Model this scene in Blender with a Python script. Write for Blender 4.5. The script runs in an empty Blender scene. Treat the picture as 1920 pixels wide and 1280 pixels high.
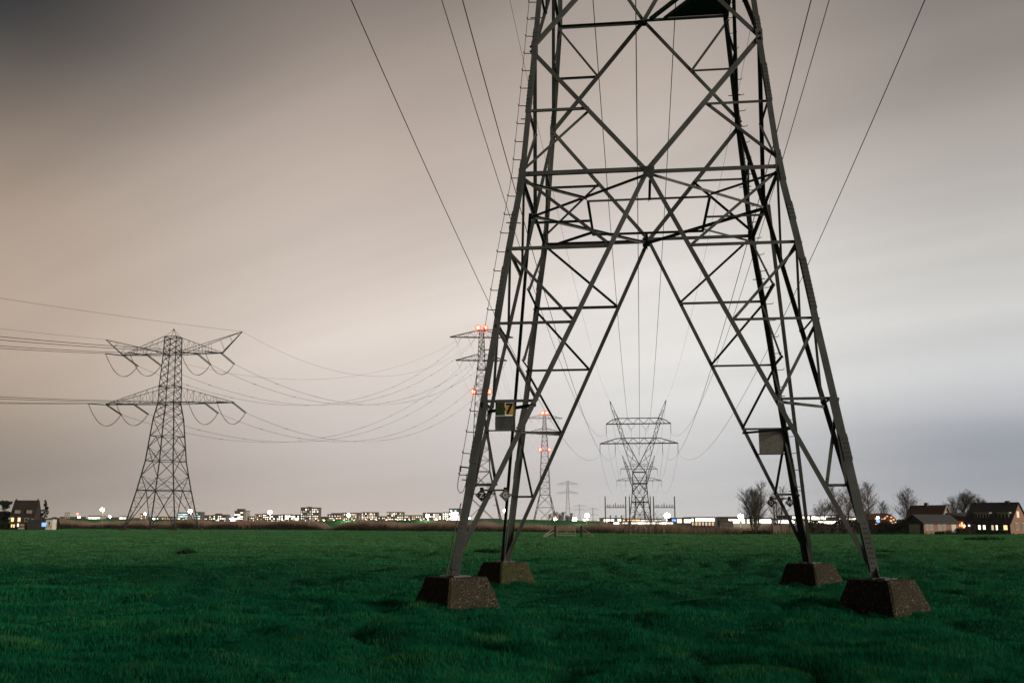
import bpy, bmesh, math, random
from mathutils import noise as mnoise
import numpy as np
from mathutils import Vector, Matrix
R = math.radians
scn = bpy.context.scene
COL = scn.collection

# ------------------------------------------------------------------ camera
PITCH = 0.177; FPX = 1920.0; CAMH = 1.58
cd = bpy.data.cameras.new("camera"); cd.lens = 36.0; cd.sensor_width = 36.0
cd.clip_start = 0.1; cd.clip_end = 9000
cam = bpy.data.objects.new("camera", cd); COL.objects.link(cam)
cam.location = (0, 0, CAMH); cam.rotation_euler = (math.pi/2 + PITCH, 0, 0)
scn.camera = cam

# ------------------------------------------------------------------ colour management
scn.view_settings.view_transform = 'Standard'
try: scn.view_settings.look = 'None'
except Exception: pass
scn.view_settings.exposure = 0.0; scn.view_settings.gamma = 1.0
scn.cycles.max_bounces = 5; scn.cycles.diffuse_bounces = 2; scn.cycles.glossy_bounces = 2
scn.cycles.transparent_max_bounces = 6; scn.cycles.transmission_bounces = 2
scn.cycles.caustics_reflective = False; scn.cycles.caustics_refractive = False
scn.cycles.sample_clamp_indirect = 3.0

def s2l(c):
    out = []
    for v in c:
        v = v/255.0
        out.append(v/12.92 if v <= 0.04045 else ((v+0.055)/1.055)**2.4)
    return tuple(out)

class NT:
    def __init__(s, tree): s.t = tree; s.n = tree.nodes; s.l = tree.links
    def new(s, typ, **kw):
        n = s.n.new(typ)
        for k, v in kw.items(): setattr(n, k, v)
        return n
    def link(s, a, b): s.l.new(a, b)
    def put(s, sock, v):
        if isinstance(v, bpy.types.NodeSocket): s.l.new(v, sock)
        else: sock.default_value = v
    def math(s, op, a, b=None, clamp=False):
        n = s.new('ShaderNodeMath', operation=op); n.use_clamp = clamp
        s.put(n.inputs[0], a)
        if b is not None: s.put(n.inputs[1], b)
        return n.outputs[0]
    def maprange(s, v, a, b, c=0.0, d=1.0, smooth=True):
        n = s.new('ShaderNodeMapRange'); n.interpolation_type = 'SMOOTHSTEP' if smooth else 'LINEAR'
        s.put(n.inputs['Value'], v)
        n.inputs['From Min'].default_value = a; n.inputs['From Max'].default_value = b
        n.inputs['To Min'].default_value = c; n.inputs['To Max'].default_value = d
        return n.outputs[0]
    def ramp(s, fac, stops, interp='LINEAR'):
        n = s.new('ShaderNodeValToRGB'); cr = n.color_ramp; cr.interpolation = interp
        stops = sorted(stops)
        cr.elements[0].position = stops[0][0]; cr.elements[0].color = (*stops[0][1], 1)
        cr.elements[1].position = stops[-1][0]; cr.elements[1].color = (*stops[-1][1], 1)
        for p, c in stops[1:-1]:
            e = cr.elements.new(p); e.color = (*c, 1)
        s.put(n.inputs[0], fac); return n.outputs[0]
    def mix(s, f, a, b, blend='MIX'):
        n = s.new('ShaderNodeMixRGB', blend_type=blend)
        s.put(n.inputs[0], f)
        for i, v in ((1, a), (2, b)):
            if isinstance(v, tuple) and len(v) == 3: v = (*v, 1)
            s.put(n.inputs[i], v)
        return n.outputs[0]
    def noise(s, vec, scale, detail=4, rough=0.55, dist=0.0):
        n = s.new('ShaderNodeTexNoise')
        if vec is not None: s.put(n.inputs['Vector'], vec)
        n.inputs['Scale'].default_value = scale; n.inputs['Detail'].default_value = detail
        n.inputs['Roughness'].default_value = rough; n.inputs['Distortion'].default_value = dist
        return n.outputs[0]

# ------------------------------------------------------------------ world: overcast night sky lit from below by the town ahead
world = bpy.data.worlds.new("World"); scn.world = world; world.use_nodes = True
wt = NT(world.node_tree); wt.n.clear()
SUN_EL, SUN_AZ = R(14), R(122)          # azimuth clockwise from the view direction (+Y)
tc = wt.new('ShaderNodeTexCoord')
sep = wt.new('ShaderNodeSeparateXYZ'); wt.link(tc.outputs['Generated'], sep.inputs[0])
el = wt.math('ARCSINE', sep.outputs[2]); az = wt.math('ARCTAN2', sep.outputs[0], sep.outputs[1])
fac = wt.math('DIVIDE', el, 0.8)
def stops(d, px=960):
    out = []
    for py, c in d:
        u, v = (px-960)/FPX, (640-py)/FPX; cp, sp = math.cos(PITCH), math.sin(PITCH)
        e = math.asin((sp+cp*v)/math.sqrt(1+u*u+v*v))
        out.append((max(0.0, e/0.8), s2l(c)))
    return out
top = [(-900, (52, 50, 50))]
rL = wt.ramp(fac, stops([(-320, (20, 24, 30)), (-60, (34, 37, 42)), (60, (62, 62, 62)), (150, (98, 91, 85)), (250, (126, 114, 104)), (400, (160, 143, 129)), (600, (189, 169, 152)), (740, (174, 157, 140)), (850, (143, 132, 121)), (930, (150, 139, 130)), (978, (164, 152, 140))], 60), 'B_SPLINE')
rC = wt.ramp(fac, stops([(-320, (92, 86, 82)), (0, (131, 121, 114)), (150, (152, 140, 131)), (300, (182, 167, 157)), (450, (204, 191, 181)), (620, (219, 208, 199)), (740, (216, 207, 201)), (850, (198, 189, 185)), (930, (198, 188, 182)), (978, (214, 201, 190))], 720), 'B_SPLINE')
rD = wt.ramp(fac, stops([(-320, (118, 110, 105)), (0, (157, 147, 139)), (150, (175, 163, 154)), (300, (196, 186, 178)), (450, (212, 206, 200)), (620, (227, 224, 220)), (750, (224, 223, 221)), (840, (205, 204, 204)), (930, (201, 201, 202)), (978, (210, 207, 204))], 1250), 'B_SPLINE')
rR = wt.ramp(fac, stops([(-320, (96, 92, 90)), (0, (128, 121, 116)), (150, (150, 142, 137)), (350, (180, 175, 170)), (550, (203, 202, 199)), (700, (203, 205, 206)), (765, (188, 190, 195)), (800, (156, 161, 169)), (860, (149, 154, 163)), (930, (163, 168, 175)), (978, (173, 176, 184))], 1860), 'B_SPLINE')
c1 = wt.mix(wt.maprange(az, -0.52, -0.12), rL, rC)
c2 = wt.mix(wt.maprange(az, -0.14, 0.16), c1, rD)
c3 = wt.mix(wt.maprange(az, 0.14, 0.46), c2, rR)
# long-exposure cloud streaks on a cloud plane, drawn out along the wind
zz = wt.math('MAXIMUM', wt.math('ADD', sep.outputs[2], 0.09), 0.02)
cx = wt.math('DIVIDE', sep.outputs[0], zz); cy = wt.math('DIVIDE', sep.outputs[1], zz)
wa = R(-52)   # wind bearing
ca, sa = math.cos(wa), math.sin(wa)
along = wt.math('ADD', wt.math('MULTIPLY', cx, sa), wt.math('MULTIPLY', cy, ca))
across = wt.math('SUBTRACT', wt.math('MULTIPLY', cx, ca), wt.math('MULTIPLY', cy, sa))
cmb = wt.new('ShaderNodeCombineXYZ')
wt.put(cmb.inputs[0], wt.math('MULTIPLY', along, 0.10)); wt.put(cmb.inputs[1], wt.math('MULTIPLY', across, 0.9))
ns = wt.noise(cmb.outputs[0], 1.25, 4, 0.5)
streak = wt.maprange(ns, 0.25, 0.75, 0.90, 1.24, smooth=False)
streak = wt.math('ADD', 1.09, wt.math('MULTIPLY', wt.math('SUBTRACT', streak, 1.07), wt.maprange(el, 0.06, 0.34, 0.3, 1.7)))
c4n = wt.new('ShaderNodeVectorMath', operation='SCALE'); wt.link(c3, c4n.inputs[0]); wt.put(c4n.inputs['Scale'], streak)
# the glow belongs to the town ahead: the sky behind stays dark
back = wt.maprange(sep.outputs[1], -0.25, 0.62, 0.24, 1.0)
c5n = wt.new('ShaderNodeVectorMath', operation='SCALE'); wt.link(c4n.outputs[0], c5n.inputs[0]); wt.put(c5n.inputs['Scale'], back)
sky = wt.new('ShaderNodeTexSky'); sky.sky_type = 'NISHITA'; sky.sun_disc = False
sky.sun_elevation = R(-4); sky.sun_rotation = SUN_AZ
bgA = wt.new('ShaderNodeBackground'); wt.link(c5n.outputs[0], bgA.inputs[0]); bgA.inputs[1].default_value = 1.0
bgB = wt.new('ShaderNodeBackground'); wt.link(sky.outputs[0], bgB.inputs[0]); bgB.inputs[1].default_value = 0.05
addw = wt.new('ShaderNodeAddShader'); wt.link(bgA.outputs[0], addw.inputs[0]); wt.link(bgB.outputs[0], addw.inputs[1])
wo = wt.new('ShaderNodeOutputWorld'); wt.link(addw.outputs[0], wo.inputs[0])

# ------------------------------------------------------------------ the soft glow from the right, behind the camera
sl = bpy.data.lights.new("sun", 'SUN'); sl.energy = 2.7; sl.angle = R(20); sl.color = (1.0, 0.88, 0.70)
so = bpy.data.objects.new("sun", sl); COL.objects.link(so)
sd = Vector((math.sin(SUN_AZ)*math.cos(SUN_EL), math.cos(SUN_AZ)*math.cos(SUN_EL), math.sin(SUN_EL)))
so.rotation_euler = sd.to_track_quat('Z', 'Y').to_euler()

# ------------------------------------------------------------------ helpers
def at(px, py, Y):
    u = (px-960)/FPX; v = (640-py)/FPX
    cp, sp = math.cos(PITCH), math.sin(PITCH)
    y = cp - sp*v; z = sp + cp*v; t = Y/y
    return Vector((u*t, Y, CAMH + z*t))

def vnoise(x, y, seed=0):
    xi = np.floor(x).astype(np.int64); yi = np.floor(y).astype(np.int64)
    fx = x-xi; fy = y-yi; fx = fx*fx*(3-2*fx); fy = fy*fy*(3-2*fy)
    def h(a, b):
        n = (a*374761393 + b*668265263 + seed*1442695041) & 0xffffffff
        n = ((n ^ (n >> 13))*1274126177) & 0xffffffff
        n = n ^ (n >> 16)
        return (n & 0xffff)/65535.0
    return (h(xi, yi)*(1-fx)+h(xi+1, yi)*fx)*(1-fy) + (h(xi, yi+1)*(1-fx)+h(xi+1, yi+1)*fx)*fy
def sstep(a, b, x):
    t = np.clip((x-a)/(b-a), 0, 1); return t*t*(3-2*t)
def ground_z(x, y):
    x = np.asarray(x, float); y = np.asarray(y, float)
    r = np.hypot(x, y)
    fade = 1-0.45*sstep(60, 180, r)
    wx = x + (vnoise(x/2.5, y/2.5, 41)-.5)*1.6; wy = y + (vnoise(x/2.5, y/2.5, 42)-.5)*1.6
    tus = np.abs(2*vnoise(wx/1.35, wy/1.0, 1)-1)**0.8
    z = -0.24*(1-tus)*(0.35+0.9*vnoise(x/6, y/6, 11)) + 0.10 + (vnoise(x/0.40, y/0.40, 2)-0.5)*0.10*(1-sstep(30, 70, r))
    z = z + (vnoise(x/3.7, y/3.7, 3)-0.5)*0.22 + (vnoise(x/11, y/11, 4)-0.5)*0.16
    bump = np.clip(vnoise(x/2.0+9, y/2.0, 7)-0.66, 0, 1)*0.5
    for fx, fy in ((-.2, 19.2), (7.7, 20.2), (-1.2, 27.2), (6.75, 28.15)):    # settled ground round the footings
        k = np.exp(-(((x-fx)**2+(y-fy)**2)/1.7)**2); z = z*(1-k) - .02*k; bump = bump*(1-k)
    z = (z + bump)*fade*(1-sstep(300, 600, r))
    z = z - 0.30*sstep(120, 200, y)*sstep(0, 50, x)
    return z
def gz(x, y): return float(ground_z(np.array([x]), np.array([y]))[0])

class MB:
    def __init__(s): s.v = []; s.f = []
    def quadbox(s, c):          # 8 corners: bottom ring 0-3, top ring 4-7
        b = len(s.v); s.v += [tuple(p) for p in c]
        for f in ((3, 2, 1, 0), (4, 5, 6, 7), (0, 1, 5, 4), (1, 2, 6, 5), (2, 3, 7, 6), (3, 0, 4, 7)):
            s.f.append(tuple(b+i for i in f))
        return s
    def box(s, x0, x1, y0, y1, z0, z1):
        return s.quadbox([(x0, y0, z0), (x1, y0, z0), (x1, y1, z0), (x0, y1, z0), (x0, y0, z1), (x1, y0, z1), (x1, y1, z1), (x0, y1, z1)])
    def prism(s, p, q, u, v, a0, a1, b0, b1):
        c = []
        for base in (p, q):
            for a, b in ((a0, b0), (a1, b0), (a1, b1), (a0, b1)): c.append(base + u*a + v*b)
        return s.quadbox(c)
    def bar(s, p, q, w, w2=None, hint=None):
        p = Vector(p); q = Vector(q); a = (q-p)
        if a.length < 1e-6: return s
        a.normalize(); h = Vector(hint) if hint else (Vector((0, 0, 1)) if abs(a.z) < .9 else Vector((1, 0, 0)))
        u = (h - a*h.dot(a)).normalized(); v = a.cross(u); w2 = w2 or w
        return s.prism(p, q, u, v, -w/2, w/2, -w2/2, w2/2)
    def angle(s, p, q, size, t, n):  # steel angle: heel on the line pq, one flange along n, the other across it
        p = Vector(p); q = Vector(q); a = (q-p).normalized(); n = Vector(n)
        u = (n - a*n.dot(a)).normalized(); v = a.cross(u)
        s.prism(p, q, u, v, 0, size, -t, 0)
        s.prism(p, q, u, v, 0, t, 0, size)
        return s
    def leg(s, p, q, size, t, nx, ny):
        p = Vector(p); q = Vector(q); a = (q-p).normalized()
        u = Vector((nx, 0, 0)); u = (u - a*u.dot(a)).normalized()
        v = Vector((0, ny, 0)); v = (v - a*v.dot(a) - u*v.dot(u)).normalized()
        s.prism(p, q, u, v, 0, size, 0, t); s.prism(p, q, u, v, 0, t, t, size)
        return s
    def tube(s, pts, r, n=6, cap=True, r1=None):
        b0 = len(s.v); m = len(pts); pts = [Vector(p) for p in pts]
        for i, p in enumerate(pts):
            a = (pts[min(i+1, m-1)] - pts[max(i-1, 0)]).normalized()
            h = Vector((0, 0, 1)) if abs(a.z) < .95 else Vector((1, 0, 0))
            u = a.cross(h).normalized(); v = u.cross(a)
            rr = r if r1 is None else r + (r1-r)*i/max(1, m-1)
            for k in range(n):
                t = 2*math.pi*k/n; s.v.append(tuple(p + (u*math.cos(t)+v*math.sin(t))*rr))
        for i in range(m-1):
            for k in range(n):
                k2 = (k+1) % n
                s.f.append((b0+i*n+k, b0+i*n+k2, b0+(i+1)*n+k2, b0+(i+1)*n+k))
        if cap and n > 2:
            s.f.append(tuple(b0+k for k in range(n))[::-1]); s.f.append(tuple(b0+(m-1)*n+k for k in range(n)))
        return s
    def sphere(s, c, r, nu=10, nv=6, sz=1.0):
        c = Vector(c); b = len(s.v)
        for j in range(nv+1):
            th = math.pi*j/nv
            for i in range(nu):
                ph = 2*math.pi*i/nu
                s.v.append((c.x+r*math.sin(th)*math.cos(ph), c.y+r*math.sin(th)*math.sin(ph), c.z+r*sz*math.cos(th)))
        for j in range(nv):
            for i in range(nu):
                i2 = (i+1) % nu
                s.f.append((b+j*nu+i, b+(j+1)*nu+i, b+(j+1)*nu+i2, b+j*nu+i2))
        return s
    def poly(s, pts):
        b = len(s.v); s.v += [tuple(p) for p in pts]; s.f.append(tuple(range(b, b+len(pts)))); return s
    def slab(s, pts, n):        # polygon extruded by vector n
        n = Vector(n); b = len(s.v); k = len(pts)
        s.v += [tuple(Vector(p)) for p in pts] + [tuple(Vector(p)+n) for p in pts]
        s.f.append(tuple(range(b, b+k))[::-1]); s.f.append(tuple(range(b+k, b+2*k)))
        for i in range(k): s.f.append((b+i, b+(i+1) % k, b+k+(i+1) % k, b+k+i))
        return s
    def build(s, name, mat, parent=None, smooth=False):
        me = bpy.data.meshes.new(name); me.from_pydata(s.v, [], s.f); me.update()
        if mat: me.materials.append(mat)
        if smooth:
            me.polygons.foreach_set('use_smooth', [True]*len(me.polygons))
        o = bpy.data.objects.new(name, me); COL.objects.link(o)
        if parent is not None: o.parent = parent
        return o

def tag(o, label=None, cat=None, group=None, kind=None):
    if label: o['label'] = label
    if cat: o['category'] = cat
    if group: o['group'] = group
    if kind: o['kind'] = kind
    return o
def thing(name, label, cat, loc=(0, 0, 0), rz=0.0, group=None):
    o = bpy.data.objects.new(name, None); COL.objects.link(o); o.empty_display_size = 0.5
    o.location = loc; o.rotation_euler = (0, 0, rz)
    return tag(o, label, cat, group)
def kids(o): return [c for c in bpy.data.objects if c.parent == o]
def copy_tree(o, parent=None):
    c = o.copy(); COL.objects.link(c)
    if parent is not None: c.parent = parent
    for ch in kids(o): copy_tree(ch, c)
    return c
def np_mesh(name, V, F, mat, parent=None):     # V (n,3), F (m,k) all the same size
    me = bpy.data.meshes.new(name); n, k = F.shape
    me.vertices.add(len(V)); me.vertices.foreach_set('co', V.astype(np.float32).ravel())
    me.loops.add(n*k); me.loops.foreach_set('vertex_index', F.astype(np.int32).ravel())
    me.polygons.add(n); me.polygons.foreach_set('loop_start', (np.arange(n)*k).astype(np.int32))
    me.polygons.foreach_set('loop_total', np.full(n, k, np.int32))
    me.update(calc_edges=True); me.validate()
    me.materials.append(mat)
    o = bpy.data.objects.new(name, me); COL.objects.link(o)
    if parent is not None: o.parent = parent
    return o
def sag_pts(a, b, sag, n=40):
    a = Vector(a); b = Vector(b)
    return [a.lerp(b, i/n) - Vector((0, 0, 4*sag*(i/n)*(1-i/n))) for i in range(n+1)]

# ------------------------------------------------------------------ materials
def pbr(name, col, rough=0.7, metal=0.0, var=0.0, scale=3.0, col2=None, bump=0.0, bscale=None, spec=0.3):
    m = bpy.data.materials.new(name); m.use_nodes = True; t = NT(m.node_tree)
    b = t.n['Principled BSDF']; b.inputs['Roughness'].default_value = rough; b.inputs['Metallic'].default_value = metal
    b.inputs['Specular IOR Level'].default_value = spec
    tc = t.new('ShaderNodeTexCoord')
    if col2 is None: col2 = tuple(max(0, c*(1-var)) for c in col)
    n = t.noise(tc.outputs['Object'], scale, 6, 0.6)
    c = t.mix(t.maprange(n, 0.35, 0.65), col, col2); t.link(c, b.inputs['Base Color'])
    if bump:
        bn = t.new('ShaderNodeBump'); bn.inputs['Strength'].default_value = bump; bn.inputs['Distance'].default_value = 0.02
        t.link(t.noise(tc.outputs['Object'], bscale or scale*4, 5, 0.65), bn.inputs['Height']); t.link(bn.outputs[0], b.inputs['Normal'])
    return m
def emit(name, col, strength, sample=False):
    m = bpy.data.materials.new(name); m.use_nodes = True; t = NT(m.node_tree)
    b = t.n['Principled BSDF']; b.inputs['Base Color'].default_value = (*[c*0.5 for c in col], 1)
    b.inputs['Emission Color'].default_value = (*col, 1); b.inputs['Emission Strength'].default_value = strength
    if not sample:
        try: m.cycles.emission_sampling = 'NONE'
        except Exception: pass
    return m

def red_bloom():  # see-through glowing shell added for the bloom round the red beacons
    m = bpy.data.materials.new('red_bloom_shell'); m.use_nodes = True; t = NT(m.node_tree); t.n.clear()
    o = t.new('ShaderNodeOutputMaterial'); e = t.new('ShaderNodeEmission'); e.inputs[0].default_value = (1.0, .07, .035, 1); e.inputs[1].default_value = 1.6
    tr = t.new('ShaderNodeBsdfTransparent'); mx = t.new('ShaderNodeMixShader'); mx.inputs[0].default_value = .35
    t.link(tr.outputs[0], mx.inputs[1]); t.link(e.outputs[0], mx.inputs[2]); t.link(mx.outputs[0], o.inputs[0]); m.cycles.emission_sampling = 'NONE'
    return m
def steel_mat(name, a, b_, rust):
    m = bpy.data.materials.new(name); m.use_nodes = True; t = NT(m.node_tree); b = t.n['Principled BSDF']
    tc = t.new('ShaderNodeTexCoord')
    n1 = t.noise(tc.outputs['Object'], 1.3, 6, 0.65); n2 = t.noise(tc.outputs['Object'], 14, 6, 0.7)
    c = t.mix(t.maprange(n1, 0.35, 0.68), a, b_)
    c = t.mix(t.math('MULTIPLY', t.maprange(n2, 0.56, 0.74), 0.4), c, rust)
    t.link(c, b.inputs['Base Color']); b.inputs['Metallic'].default_value = 0.25
    t.link(t.maprange(n2, 0.3, 0.7, 0.5, 0.8), b.inputs['Roughness']); b.inputs['Specular IOR Level'].default_value = 0.3
    bn = t.new('ShaderNodeBump'); bn.inputs['Strength'].default_value = 0.25; bn.inputs['Distance'].default_value = 0.004
    t.link(t.noise(tc.outputs['Object'], 60, 4, 0.6), bn.inputs['Height']); t.link(bn.outputs[0], b.inputs['Normal'])
    return m
M = {}
M['red_bloom_globe'] = red_bloom()
M['steel'] = steel_mat('weathered_steel', (0.104, 0.110, 0.109), (0.066, 0.072, 0.074), (0.115, 0.07, 0.045))
M['steel_far'] = pbr('far_steel', (0.055, 0.058, 0.06), 0.7, 0.0, 0.25, 0.4)
M['steel_red'] = pbr('painted_steel', (0.10, 0.085, 0.08), 0.7, 0.0, 0.3, 0.2)
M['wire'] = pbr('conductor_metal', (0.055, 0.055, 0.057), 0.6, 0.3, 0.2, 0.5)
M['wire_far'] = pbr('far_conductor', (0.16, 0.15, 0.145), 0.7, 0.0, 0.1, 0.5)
M['glass_ins'] = pbr('insulator_glaze', (0.012, 0.045, 0.045), 0.25, 0, 0.3, 2, spec=0.5)
M['black'] = pbr('black_paint', (0.012, 0.012, 0.014), 0.5, 0, 0.2, 6)
M['white_paint'] = pbr('white_paint', (0.75, 0.75, 0.72), 0.6, 0, 0.15, 6)
M['grey_plate'] = pbr('grey_plate_metal', (0.10, 0.105, 0.11), 0.6, 0.1, 0.35, 8)
M['sign_dark'] = pbr('sign_black_enamel', (0.03, 0.035, 0.034), 0.45, 0, 0.4, 14)
M['sign_grey'] = pbr('sign_grey_enamel', (0.17, 0.166, 0.152), 0.55, 0, 0.3, 14)
M['yellow'] = pbr('yellow_enamel', (0.62, 0.40, 0.055), 0.5, 0, 0.0, 11, (0.42, 0.27, 0.10))
M['dark_plate'] = pbr('mottled_plate', (0.012, 0.03, 0.016), 0.85, 0, 0, 26, (0.055, 0.075, 0.03), 0.4)  # dark surface with random green mottling

def concrete_mat(name, mossy):
    m = bpy.data.materials.new(name); m.use_nodes = True; t = NT(m.node_tree); b = t.n['Principled BSDF']
    tc = t.new('ShaderNodeTexCoord'); oi = t.new('ShaderNodeObjectInfo')
    vo = t.new('ShaderNodeTexVoronoi'); t.link(tc.outputs['Object'], vo.inputs['Vector']); vo.inputs['Scale'].default_value = 46
    peb = t.ramp(vo.outputs['Color'], [(0.0, (0.020, 0.019, 0.017)), (0.45, (0.050, 0.046, 0.039)), (0.8, (0.105, 0.096, 0.08)), (1.0, (0.42, 0.39, 0.33))])
    gap = t.maprange(vo.outputs['Distance'], 0.35, 0.7)
    c = t.mix(gap, peb, (0.025, 0.020, 0.014))
    n = t.noise(tc.outputs['Object'], 3.2, 6, 0.65)
    dark = t.mix(t.math('MULTIPLY', t.maprange(n, 0.42, 0.66), 0.75), c, (0.035, 0.028, 0.02))
    n2 = t.noise(tc.outputs['Object'], 7.5, 5, 0.7)
    moss = t.math('MULTIPLY', t.maprange(n2, 0.40, 0.62), mossy)
    c2 = t.mix(moss, dark, (0.055, 0.07, 0.018))
    t.link(c2, b.inputs['Base Color']); b.inputs['Roughness'].default_value = 0.95; b.inputs['Specular IOR Level'].default_value = 0.1
    bn = t.new('ShaderNodeBump'); bn.inputs['Strength'].default_value = 0.8; bn.inputs['Distance'].default_value = 0.02
    t.link(t.math('SUBTRACT', 1.0, vo.outputs['Distance']), bn.inputs['Height']); t.link(bn.outputs[0], b.inputs['Normal'])
    return m
M['concrete'] = concrete_mat('exposed_aggregate', 0.12); M['concrete_moss'] = concrete_mat('mossy_aggregate', 0.8)

def veg(name, a, b_, c_, scale=0.35, transl=0.25, rough=0.8, far_lit=None):
    m = bpy.data.materials.new(name); m.use_nodes = True; t = NT(m.node_tree)
    out = [n for n in t.n if n.type == 'OUTPUT_MATERIAL'][0]; b = t.n['Principled BSDF']
    geo = t.new('ShaderNodeNewGeometry')
    n1 = t.noise(geo.outputs['Position'], scale, 5, 0.6); n2 = t.noise(geo.outputs['Position'], scale*7, 4, 0.6)
    c = t.mix(t.maprange(n1, 0.35, 0.65), a, b_)
    c = t.mix(t.math('MULTIPLY', t.maprange(n2, 0.5, 0.72), 0.7), c, c_)
    if far_lit:  # brighter, yellower with distance: far sky glow painted into the colour
        sp = t.new('ShaderNodeSeparateXYZ'); t.link(geo.outputs['Position'], sp.inputs[0])
        wob = t.math('ADD', sp.outputs[1], t.math('MULTIPLY', t.noise(geo.outputs['Position'], 0.05, 4, .6), 60.0))
        c = t.mix(t.maprange(wob, 45, 120, 0.0, 0.85), c, far_lit)
    rv = t.maprange(geo.outputs['Random Per Island'], 0, 1, 0.65, 1.35, smooth=False)
    sc = t.new('ShaderNodeVectorMath', operation='SCALE'); t.link(c, sc.inputs[0]); t.put(sc.inputs['Scale'], rv)
    t.link(sc.outputs[0], b.inputs['Base Color']); b.inputs['Roughness'].default_value = rough; b.inputs['Specular IOR Level'].default_value = 0.0
    tr = t.new('ShaderNodeBsdfTranslucent'); t.link(sc.outputs[0], tr.inputs[0])
    mx = t.new('ShaderNodeMixShader'); mx.inputs[0].default_value = transl
    t.link(b.outputs[0], mx.inputs[1]); t.link(tr.outputs[0], mx.inputs[2]); t.link(mx.outputs[0], out.inputs[0])
    return m
M['grass'] = veg('grass_blades', (0.005, 0.088, 0.045), (0.012, 0.155, 0.068), (0.06, 0.185, 0.058), 0.16, 0.3, far_lit=(0.095, 0.255, 0.10))
M['soil'] = veg('meadow_ground', (0.003, 0.05, 0.028), (0.008, 0.075, 0.038), (0.025, 0.08, 0.03), 0.4, 0.0, far_lit=(0.06, 0.18, 0.07))
M['reed'] = veg('dry_reed', (0.46, 0.33, 0.27), (0.55, 0.41, 0.34), (0.33, 0.24, 0.195), 0.15, 0.45)
M['dike'] = veg('dike_grass', (0.03, 0.12, 0.05), (0.04, 0.15, 0.055), (0.06, 0.13, 0.04), 0.06, 0.0)
M['rush'] = veg('dark_rush', (0.012, 0.045, 0.022), (0.02, 0.06, 0.028), (0.05, 0.06, 0.03), 1.2, 0.15)
M['evergreen'] = veg('evergreen_leaf', (0.022, 0.04, 0.022), (0.03, 0.05, 0.025), (0.015, 0.03, 0.018), 0.5, 0.15)
M['hedge'] = veg('hedge_twigs', (0.08, 0.065, 0.055), (0.11, 0.085, 0.07), (0.06, 0.07, 0.05), 0.4, 0.1)
M['conifer_bright'] = veg('bright_shrub', (0.03, 0.075, 0.03), (0.04, 0.095, 0.035), (0.02, 0.05, 0.02), 0.5, 0.2)
M['bark'] = pbr('bark', (0.135, 0.11, 0.09), 0.9, 0, 0.4, 4, spec=0.1)
M['bark_warm'] = pbr('warm_bark', (0.21, 0.15, 0.115), 0.9, 0, 0.35, 4, spec=0.1)
M['wood'] = pbr('grey_wood', (0.42, 0.33, 0.27), 0.85, 0, 0.4, 5, spec=0.1)
M['wood_dark'] = pbr('dark_wood', (0.05, 0.042, 0.038), 0.85, 0, 0.4, 5, spec=0.1)
def brick(name, a, b_, mortar, scale=4.0):
    m = bpy.data.materials.new(name); m.use_nodes = True; t = NT(m.node_tree); b = t.n['Principled BSDF']
    tc = t.new('ShaderNodeTexCoord'); bt = t.new('ShaderNodeTexBrick')
    mp = t.new('ShaderNodeMapping'); mp.inputs['Rotation'].default_value = (R(90), 0, R(0)); t.link(tc.outputs['Object'], mp.inputs[0]); t.link(mp.outputs[0], bt.inputs['Vector'])
    bt.inputs['Color1'].default_value = (*a, 1); bt.inputs['Color2'].default_value = (*b_, 1); bt.inputs['Mortar'].default_value = (*mortar, 1); bt.inputs['Scale'].default_value = scale
    n = t.noise(tc.outputs['Object'], 0.8, 5, 0.6)
    c = t.mix(t.math('MULTIPLY', n, 0.4), bt.outputs[0], (0.05, 0.03, 0.025))
    t.link(c, b.inputs['Base Color']); b.inputs['Roughness'].default_value = 0.9
    return m
M['brick'] = brick('red_brick', (0.40, 0.20, 0.15), (0.32, 0.15, 0.115), (0.34, 0.29, 0.25))
M['brick_dark'] = brick('dark_brick', (0.16, 0.09, 0.075), (0.12, 0.07, 0.06), (0.14, 0.12, 0.11))
M['roof_dark'] = pbr('dark_roof_tiles', (0.085, 0.082, 0.088), 0.8, 0, 0.4, 6, bump=0.5, bscale=18)
M['roof_red'] = pbr('brown_roof_tiles', (0.19, 0.10, 0.075), 0.8, 0, 0.4, 6, bump=0.5, bscale=18)
M['timber_dark'] = pbr('dark_boarding', (0.05, 0.05, 0.055), 0.8, 0, 0.3, 5)
M['door_pale'] = pbr('pale_door', (0.75, 0.69, 0.60), 0.7, 0, 0.15, 3)
M['pane_dark'] = pbr('dark_pane', (0.03, 0.035, 0.045), 0.15, 0, 0.2, 3, spec=0.6)
M['pane_dusk'] = pbr('curtained_pane', (0.26, 0.22, 0.17), 0.4, 0, 0.25, 3)
M['lit_warm'] = emit('lit_window_warm', (1.0, 0.60, 0.28), 1.8)
M['lit_dim'] = emit('lit_window_dim', (1.0, 0.72, 0.45), 0.8)
M['lit_white'] = emit('lit_window_white', (1.0, 0.90, 0.72), 2.4)
M['lit_bright'] = emit('lit_window_bright', (1.0, 0.92, 0.78), 5.5)
M['lit_hall'] = emit('lit_hall_glass', (1.0, 0.94, 0.84), 5.0)
M['lit_cyan'] = emit('lit_window_cyan', (0.45, 0.9, 1.0), 1.4)
M['lit_blue'] = emit('lit_sign_blue', (0.15, 0.35, 1.0), 2.0)
M['lit_orange'] = emit('lit_orange', (1.0, 0.32, 0.12), 3.0)
M['lit_ad'] = emit('lit_billboard', (1.0, 0.93, 0.86), 5.0)
M['lit_pink'] = emit('lit_window_pink', (1.0, 0.55, 0.5), 1.2)
M['lamp_white'] = emit('lamp_white', (1.0, 0.95, 0.85), 70.0, True)
M['lamp_warm'] = emit('lamp_warm', (1.0, 0.80, 0.52), 45.0, True)
M['lamp_blue'] = emit('lamp_blue', (0.35, 0.75, 1.0), 40.0, True)
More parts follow.
